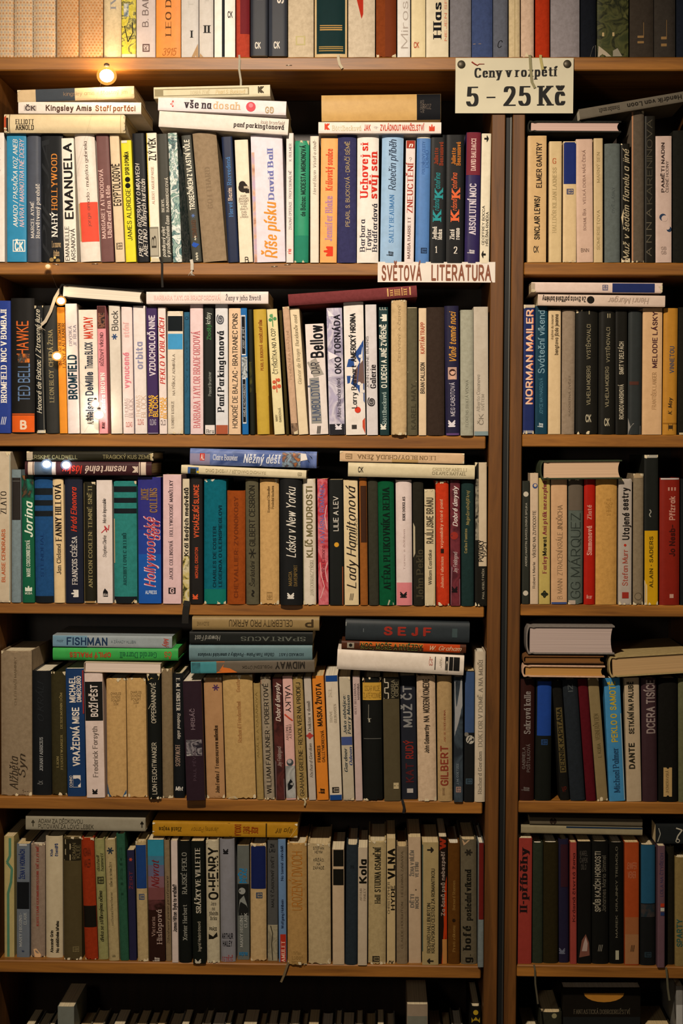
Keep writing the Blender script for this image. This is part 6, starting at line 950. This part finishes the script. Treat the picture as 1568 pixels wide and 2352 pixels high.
B(763, 791, 1951, -1, '#b8a284', 'cream spine with two black squares', 'very wide cream', [('#r', 1988, 1952, .1, .96, '#15140f'), ('#r', 2029, 1994, .08, .96, '#15140f'), ('#r', 2207, 1951, .0, .03, '#5c4c38')], 'p', Y=.0)
B(792, 820, 1941, 3, '#252d33', 'plain dark slate spine', 'black-square', [('DUMAS', 1992, 1985, .5, .3, '#1c2226', 's')], 'h', Y=.0)
B(821, 843, 1947, 1, '#b4a48c', 'off-white spine with fat black short title', 'plain slate', [('Kola', 2025, 1972, .52, .66, '#17150f', 'B'), ('ARTHUR', 2062, 2035, .3, .22, '#8c7c68', 's'), ('HAILEY', 2062, 2035, .7, .22, '#8c7c68', 's')], 'p', Y=-.002)
B(845, 886, 1932, 1, '#a9966c', 'cream spine with narrow serif capitals', 'fat-titled', [('Hall', 2069, 2050, .52, .3, '#2c281c', 'R'), ('STUDNA OSAMĚNÍ', 2044, 1946, .52, .32, '#2c281c', 'R'), SQ(2198, .44, .36, '#26221a')], 'h', Y=.004, fl='W')
B(888, 908, 1926, 0, '#b7a278', 'narrow cream spine with big slanted black title', 'serif-capital', [('CHRISTOPHER', 2093, 2022, .2, .26, '#4c4230', 's'), ('HYDE', 2085, 2030, .7, .4, '#1f1a12', 'S'), ('VLNA', 2016, 1948, .52, .72, '#17130c', 'B'), ('=CK', 2208, 2198, .5, .6, '#1f1a12', 'S')], 'p', Y=.008)
B(910, 936, 1945, 0, '#7c6c54', 'rounded taupe spine with lighter capitals', 'slanted-title', [('CLAUDE HOUGHTON', 2170, 2067, .5, .18, '#5c4e3a', 's'), ('HELENINA ZÁBAVA', 2055, 1955, .5, .18, '#5c4e3a', 's')], 'h', Y=.008)
B(938, 967, 1923, -1, '#b39c80', 'clean cream spine with slanted grey text blocks', 'rounded taupe', [('ŽENA V BÍLÉM', 2010, 1952, .3, .26, '#6c6458', 'B'), ('VE STÍNU', 2012, 1978, .68, .24, '#6c6458', 'B'), ('DĚTI', 2080, 2050, .3, .26, '#6c6458', 'B'), ('NOCI', 2082, 2056, .68, .24, '#6c6458', 'B'), ('#c', 2040, .6, 1.6, '#4c4030')], 'p', Y=.012)
B(969, 1007, 1935, 0, '#9c8a60', 'cream spine with arrows at both ends', 'text-block cream', [('#r', 2175, 1940, .0, .05, '#1f4448'), ('↑', 1945, 1958, .5, .34, '#26221a', 'S'), ('↑', 2202, 2190, .5, .34, '#26221a', 'S'), ('RICHARD HALLIBURTON', 2178, 2068, .4, .2, '#3c3626', 's'), ('KRÁLOVSKOU CESTOU ZA ROMANTIKOU', 2178, 1992, .66, .2, '#3c3626', 's')], 'p', Y=.004)
B(1008, 1027, 1922, -1, '#1c140f', 'black spine with red flame', 'arrowed', [('#q', [(2205, .3), (2120, .6), (2080, .55), (2030, .75), (2010, .98), (2210, .98)], '#a8340f'), ('#r', 2210, 2150, .4, .98, '#a8743c'), ('Za časů psů nebezpečí', 2098, 1956, .5, .4, '#8c7c70', 'S'), ('W', 1950, 1925, .5, .7, '#8c2a14', 'R')], 'p', Y=.010)
B(1028, 1056, 1937, 0, '#553410', 'brown cloth spine with faint gold line', 'flame', [('Proti zákonu', 2178, 2120, .5, .2, '#8a6834', 'r'), ('Bernard Shannon', 2085, 2020, .5, .2, '#8a6834', 'r'), ('#c', 2108, .5, 4, '#26180c')], 'h', Y=.010)
B(1058, 1095, 1929, -1, '#5c5442', 'grey spine with heavy black gothic-like title', 'brown', [('g. bofé', 2202, 2120, .46, .46, '#17150f', 'R'), ('poslední víkend', 2108, 1995, .52, .36, '#17150f', 'R'), ('*', 1965, 1950, .5, .4, '#26221a', 'B'), ('#q', [(1930, .1), (1930, .6), (1942, .2)], '#a88c6c')], 'h', Y=.010)
B(1097, 1116, 1936, 1, '#6c7474', 'thin spine half dull red half pale grey-blue', 'heavy-titled grey', [('#r', 2102, 1936, .1, .98, '#601a16')], 'h', Y=-.004)
F(59, 334, 1876, 1904, 1877, 1911, '#8c8674', 'light grey spine with arrow and smudged double line lying on the sixth shelf row', [('ADAM ZA DĚDKOVOU', 88, 190, .34, .28, '#3c382c', 's'), ('PUTOVÁNÍ ZA LOVCI LEBEK', 88, 215, .72, .28, '#3c382c', 's'), ('↑', 322, 330, .5, .4, '#1c1a14', 'S'), ('↑', 72, 80, .5, .4, '#3c382c', 'S')], 'p', Y=.012)
F(350, 683, 1889, 1918, 1890, 1926, '#a87a1c', 'glossy yellow spine with two black bands and orange letters', [('#l', [(524, .02), (528, .98)], '#3c2c0c', 1.5), ('#l', [(527, .02), (531, .98)], '#3c2c0c', 1.5), ('#r', 610, 613, .02, .98, '#2c200c'), ('=JEDE/SVĚT/DOKOLA', 540, 598, .5, .8, '#8c3c10', 'S'), ('Zlaté vejce', 417, 365, .5, .26, '#4c380c', 'R'), ('Jeremej Parnov', 502, 440, .5, .3, '#8a6418', 'i'), ('Ilja Ilf', 672, 634, .5, .3, '#6c4c14', 'i'), ('#l', [(666, .98), (682, .3)], '#c9a868', 1)], 'p', Y=.010, fl='W')

row('narrow bay sixth shelf', SH_R[4][0], (2216, 2226), (1200, 1568), .006, 'an inner-panel')
B(1188, 1220, 1925, 2, '#8a342c', 'coral-red spine with dark stacked title', 'coral-red', [('II•příběhy', 2096, 1948, .4, .5, '#1f1414', 'R')], 'p')
rb = B(1222, 1246, 1936, 1, '#2a3024', 'dark grey-green spine', 'coral-red', [], 'h', Y=.010)
ribbon(rb, [(1226, 2216, -.001), (1228, 2228, -.003), (1229, 2260, -.003), (1233, 2290, -.003), (1235, 2306, -.003)], 4, '#4c4634')
B(1247, 1281, 1935, 1, '#26200e', 'wider dark olive spine', 'grey-green', [], 'h', Y=.010)
B(1283, 1306, 1928, -1, '#1f1c30', 'navy spine shading into dark maroon', 'dark olive', [('#r', 2040, 1940, .2, .95, '#301820'), ('λ', 2198, 2184, .4, .5, '#5c6070', 'S')], 'h', Y=.014, fl='g')
B(1309, 1324, 1935, 0, '#8c3c34', 'thin salmon-red spine', 'navy-maroon', [('Krásná čtvrtá žena', 2120, 1960, .55, .4, '#3c1414', 's')], 'p', Y=.008)
B(1326, 1357, 1933, 0, '#131210', 'black spine with small face near foot', 'salmon-red', [('=KAREL/ČAPEK/DÍLO', 1998, 1950, .45, .6, '#4a4640', 's'), ('#q', [(2205, .1), (2165, .3), (2150, .6), (2170, .85), (2200, .9)], '#6c4438'), ('#q', [(2190, .3), (2170, .45), (2156, .6), (2172, .75), (2190, .7)], '#a08c84')], 'p', Y=.010)
B(1359, 1397, 1933, 0, '#121210', 'black spine with pale upright capitals', 'face-footed', [('SPŮB KAZÍCH HORKOSTI', 2098, 1956, .35, .3, '#8a8474', 'S'), ('Johannes Mario Simmel', 2098, 1966, .72, .24, '#5c584c', 's'), ('=≡', 2190, 2176, .5, .3, '#7c786c', 's')], 'h', Y=.010, fl='g')
B(1399, 1432, 1935, 0, '#11110e', 'black spine with thin dashed lettering', 'pale-capital', [('MAREK  KRAJINKY TREMOLO', 2160, 1945, .5, .14, '#6c6858', 's'), ('#r', 2212, 2190, .42, .66, '#9c9a84')], 'h', Y=.012)
B(1434, 1467, 1935, 0, '#96401c', 'orange-red spine fading to tan', 'dashed-letter', [('#r', 2220, 2140, .02, .98, '#8f6440'), ('#r', 2150, 2110, .02, .98, '#8c5430'), ('=JENNIFER/WEINER', 2018, 1976, .5, .7, '#b06c4c', 's'), ('=≡', 2190, 2176, .55, .3, '#26180f', 's')], 'p')
B(1470, 1505, 1941, 0, '#151616', 'blue-topped dark spine', 'fading orange', [('#r', 2078, 1941, .05, .98, '#1f4a64'), ('#r', 2110, 2080, .05, .98, 'm:#1f2a30,#3c3430,50'), SQ(2205, .5, .4, '#26343c')], 'h', Y=.006, fl='g')
rb = B(1509, 1526, 1943, 1, '#5c444c', 'thin mauve spine with tiny flag colours', 'blue-topped', [('LOLA NA ČTYŘECH', 2060, 1960, .55, .4, '#3c3450', 's'), ('#r', 2084, 2076, .4, .95, '#a0341c'), ('#r', 2094, 2086, .4, .95, '#b0aca0'), ('#r', 2104, 2096, .4, .95, '#24345c')], 'p', Y=-.004)
ribbon(rb, [(1529, 2222, -.004), (1531, 2240, -.0045), (1533, 2270, -.0045), (1537, 2298, -.005)], 4.5, '#54503c')
B(1530, 1548, 1945, 0, '#1d1a12', 'dark brown sliver', 'mauve', [], 'h', Y=.012)
B(1550, 1590, 1970, 0, '#7c6a40', 'tan spine with teal letters', 'dark brown', [('SPARTY', 2180, 2115, .35, .4, '#2c5048', 'S')], 'h', Y=.004)
F(1216, 1475, 1877, 1893, 1882, 1898, '#5c5444', 'dim grey spine with dark disc lying above a pale thin one', [('#c', 1270, .5, 8, '#2c221c')], 'p', Y=.016)
F(1196, 1475, 1896, 1913, 1901, 1919, '#8c8266', 'pale thin spine lying beneath the dim one with dark disc', [('#r', 1300, 1475, .0, .22, '#1f2c3c')], 'p', Y=.014)
F(1505, 1590, 1893, 1938, 1893, 1938, '#1c1f20', 'black block with white drawn marks lying at the frame edge', [('#l', [(1512, .2), (1516, .5), (1510, .9)], '#8a8a80', 2), ('#l', [(1552, .2), (1566, .3), (1556, .6), (1552, .9)], '#a8a494', 3), ('#c', 1556, .85, 5, '#a8a494'), ('#c', 1556, .85, 3, '#1c1f20')], 'p', Y=.012)

# ---- bottom shelf: only the tops show
row('bottom shelf', SH_L[5][0], (2570, 2590), (0, 1120), .03, '')
SAME = 'dim upright book with only its top showing on the wide bay bottom shelf'
x = 48; cols = ['#3a3224', '#7c7c78', '#2c2a22', '#5c5444', '#6c6858', '#24262a', '#4a4c4c', '#5c4c38', '#34302a', '#6c6c64']; i = 0
while x < 1060:
    wd_ = [22, 30, 18, 26, 34, 20, 28][i % 7]
    if x < 132 <= x + wd_: x = 172; continue
    if x + wd_ > 932 and x < 984: x = 985; continue
    if x + wd_ > 1078: break
    B(x, x + wd_ - 2, 2372 + (i * 7) % 14, 0, cols[i % 10], '', 'dim', [], 'h' if i % 3 else 'p', Y=.03 + .004 * (i % 3), label=SAME)
    x += wd_; i += 1
B(132, 170, 2312, 0, '#6c7068', 'greyish book standing taller than its neighbours', 'taller greyish', [], 'p', Y=.03, label='greyish book sticking up well above its bottom shelf neighbours, toward the left end')
B(934, 982, 2307, 0, '#8c7c68', '', 'taupe', [('#r', 2590, 2335, .02, .98, '#6c6c60')], 'p', Y=.03, label='taupe book with paler lower part standing taller on the bottom shelf')
B(1080, 1116, 2312, 0, '#141310', '', 'black', [('#c', 2326, .5, 6, '#a88c24'), ('#q', [(2344, .25), (2336, .5), (2344, .75), (2338, .9), (2350, .9), (2350, .1), (2338, .1)], '#a88c24')], 'h', Y=.02, label='black book with yellow emblem at the end of the wide bay bottom shelf')
row('narrow bay bottom shelf', SH_R[5][0], (2594, 2600), (1200, 1568), .03, '')
B(1200, 1238, 2366, 0, '#26241c', '', 'dark', [], 'h', label='dark book first in the narrow bay bottom shelf, head just showing')
B(1240, 1290, 2326, 0, '#2a2a20', '', 'pale-dotted', [('#c', 2334, .65, 6, '#8c8664')], 'h', label='dark book with pale dot at its head on the narrow bay bottom shelf')
B(1292, 1470, 2268, 0, '#15120d', '', 'disc', [('#q', [(2284 + 22 * math.sin(k * math.pi / 10) - 2, .53 - .26 * math.cos(k * math.pi / 10)) for k in range(11)], '#a8742c'), ('=FANTASTICKÁ DOBRODRUŽSTVÍ', 2332, 2322, .5, .72, '#5c5444', 'r'), ('#r', 2600, 2340, .0, 1, '#1c1e1e')], 'p', Y=.03, fl='F', label='broad black volume with glowing orange half-disc and small lettering below it')
B(1474, 1545, 2362, 0, '#2c281c', '', 'dark', [], 'h', label='broad dark book with only its head showing, past the orange half-disc')
B(1552, 1590, 2265, 0, '#7c7a74', '', 'grey-white', [('#r', 2600, 2310, .02, .98, '#a8a8a4')], 'p', Y=.02, label='pale grey and white book at the frame edge on the bottom shelf')
labs = {}
for o in BOOKS:
    l = o['label']; 
    if len(l.replace(",","").split())>16: print("LONG",len(l.split()),l)
    if l.lower() in labs and 'showing' not in l: print('DUPLICATE LABEL', l)
    labs[l.lower()] = 1
print('BOOKS', len(BOOKS))
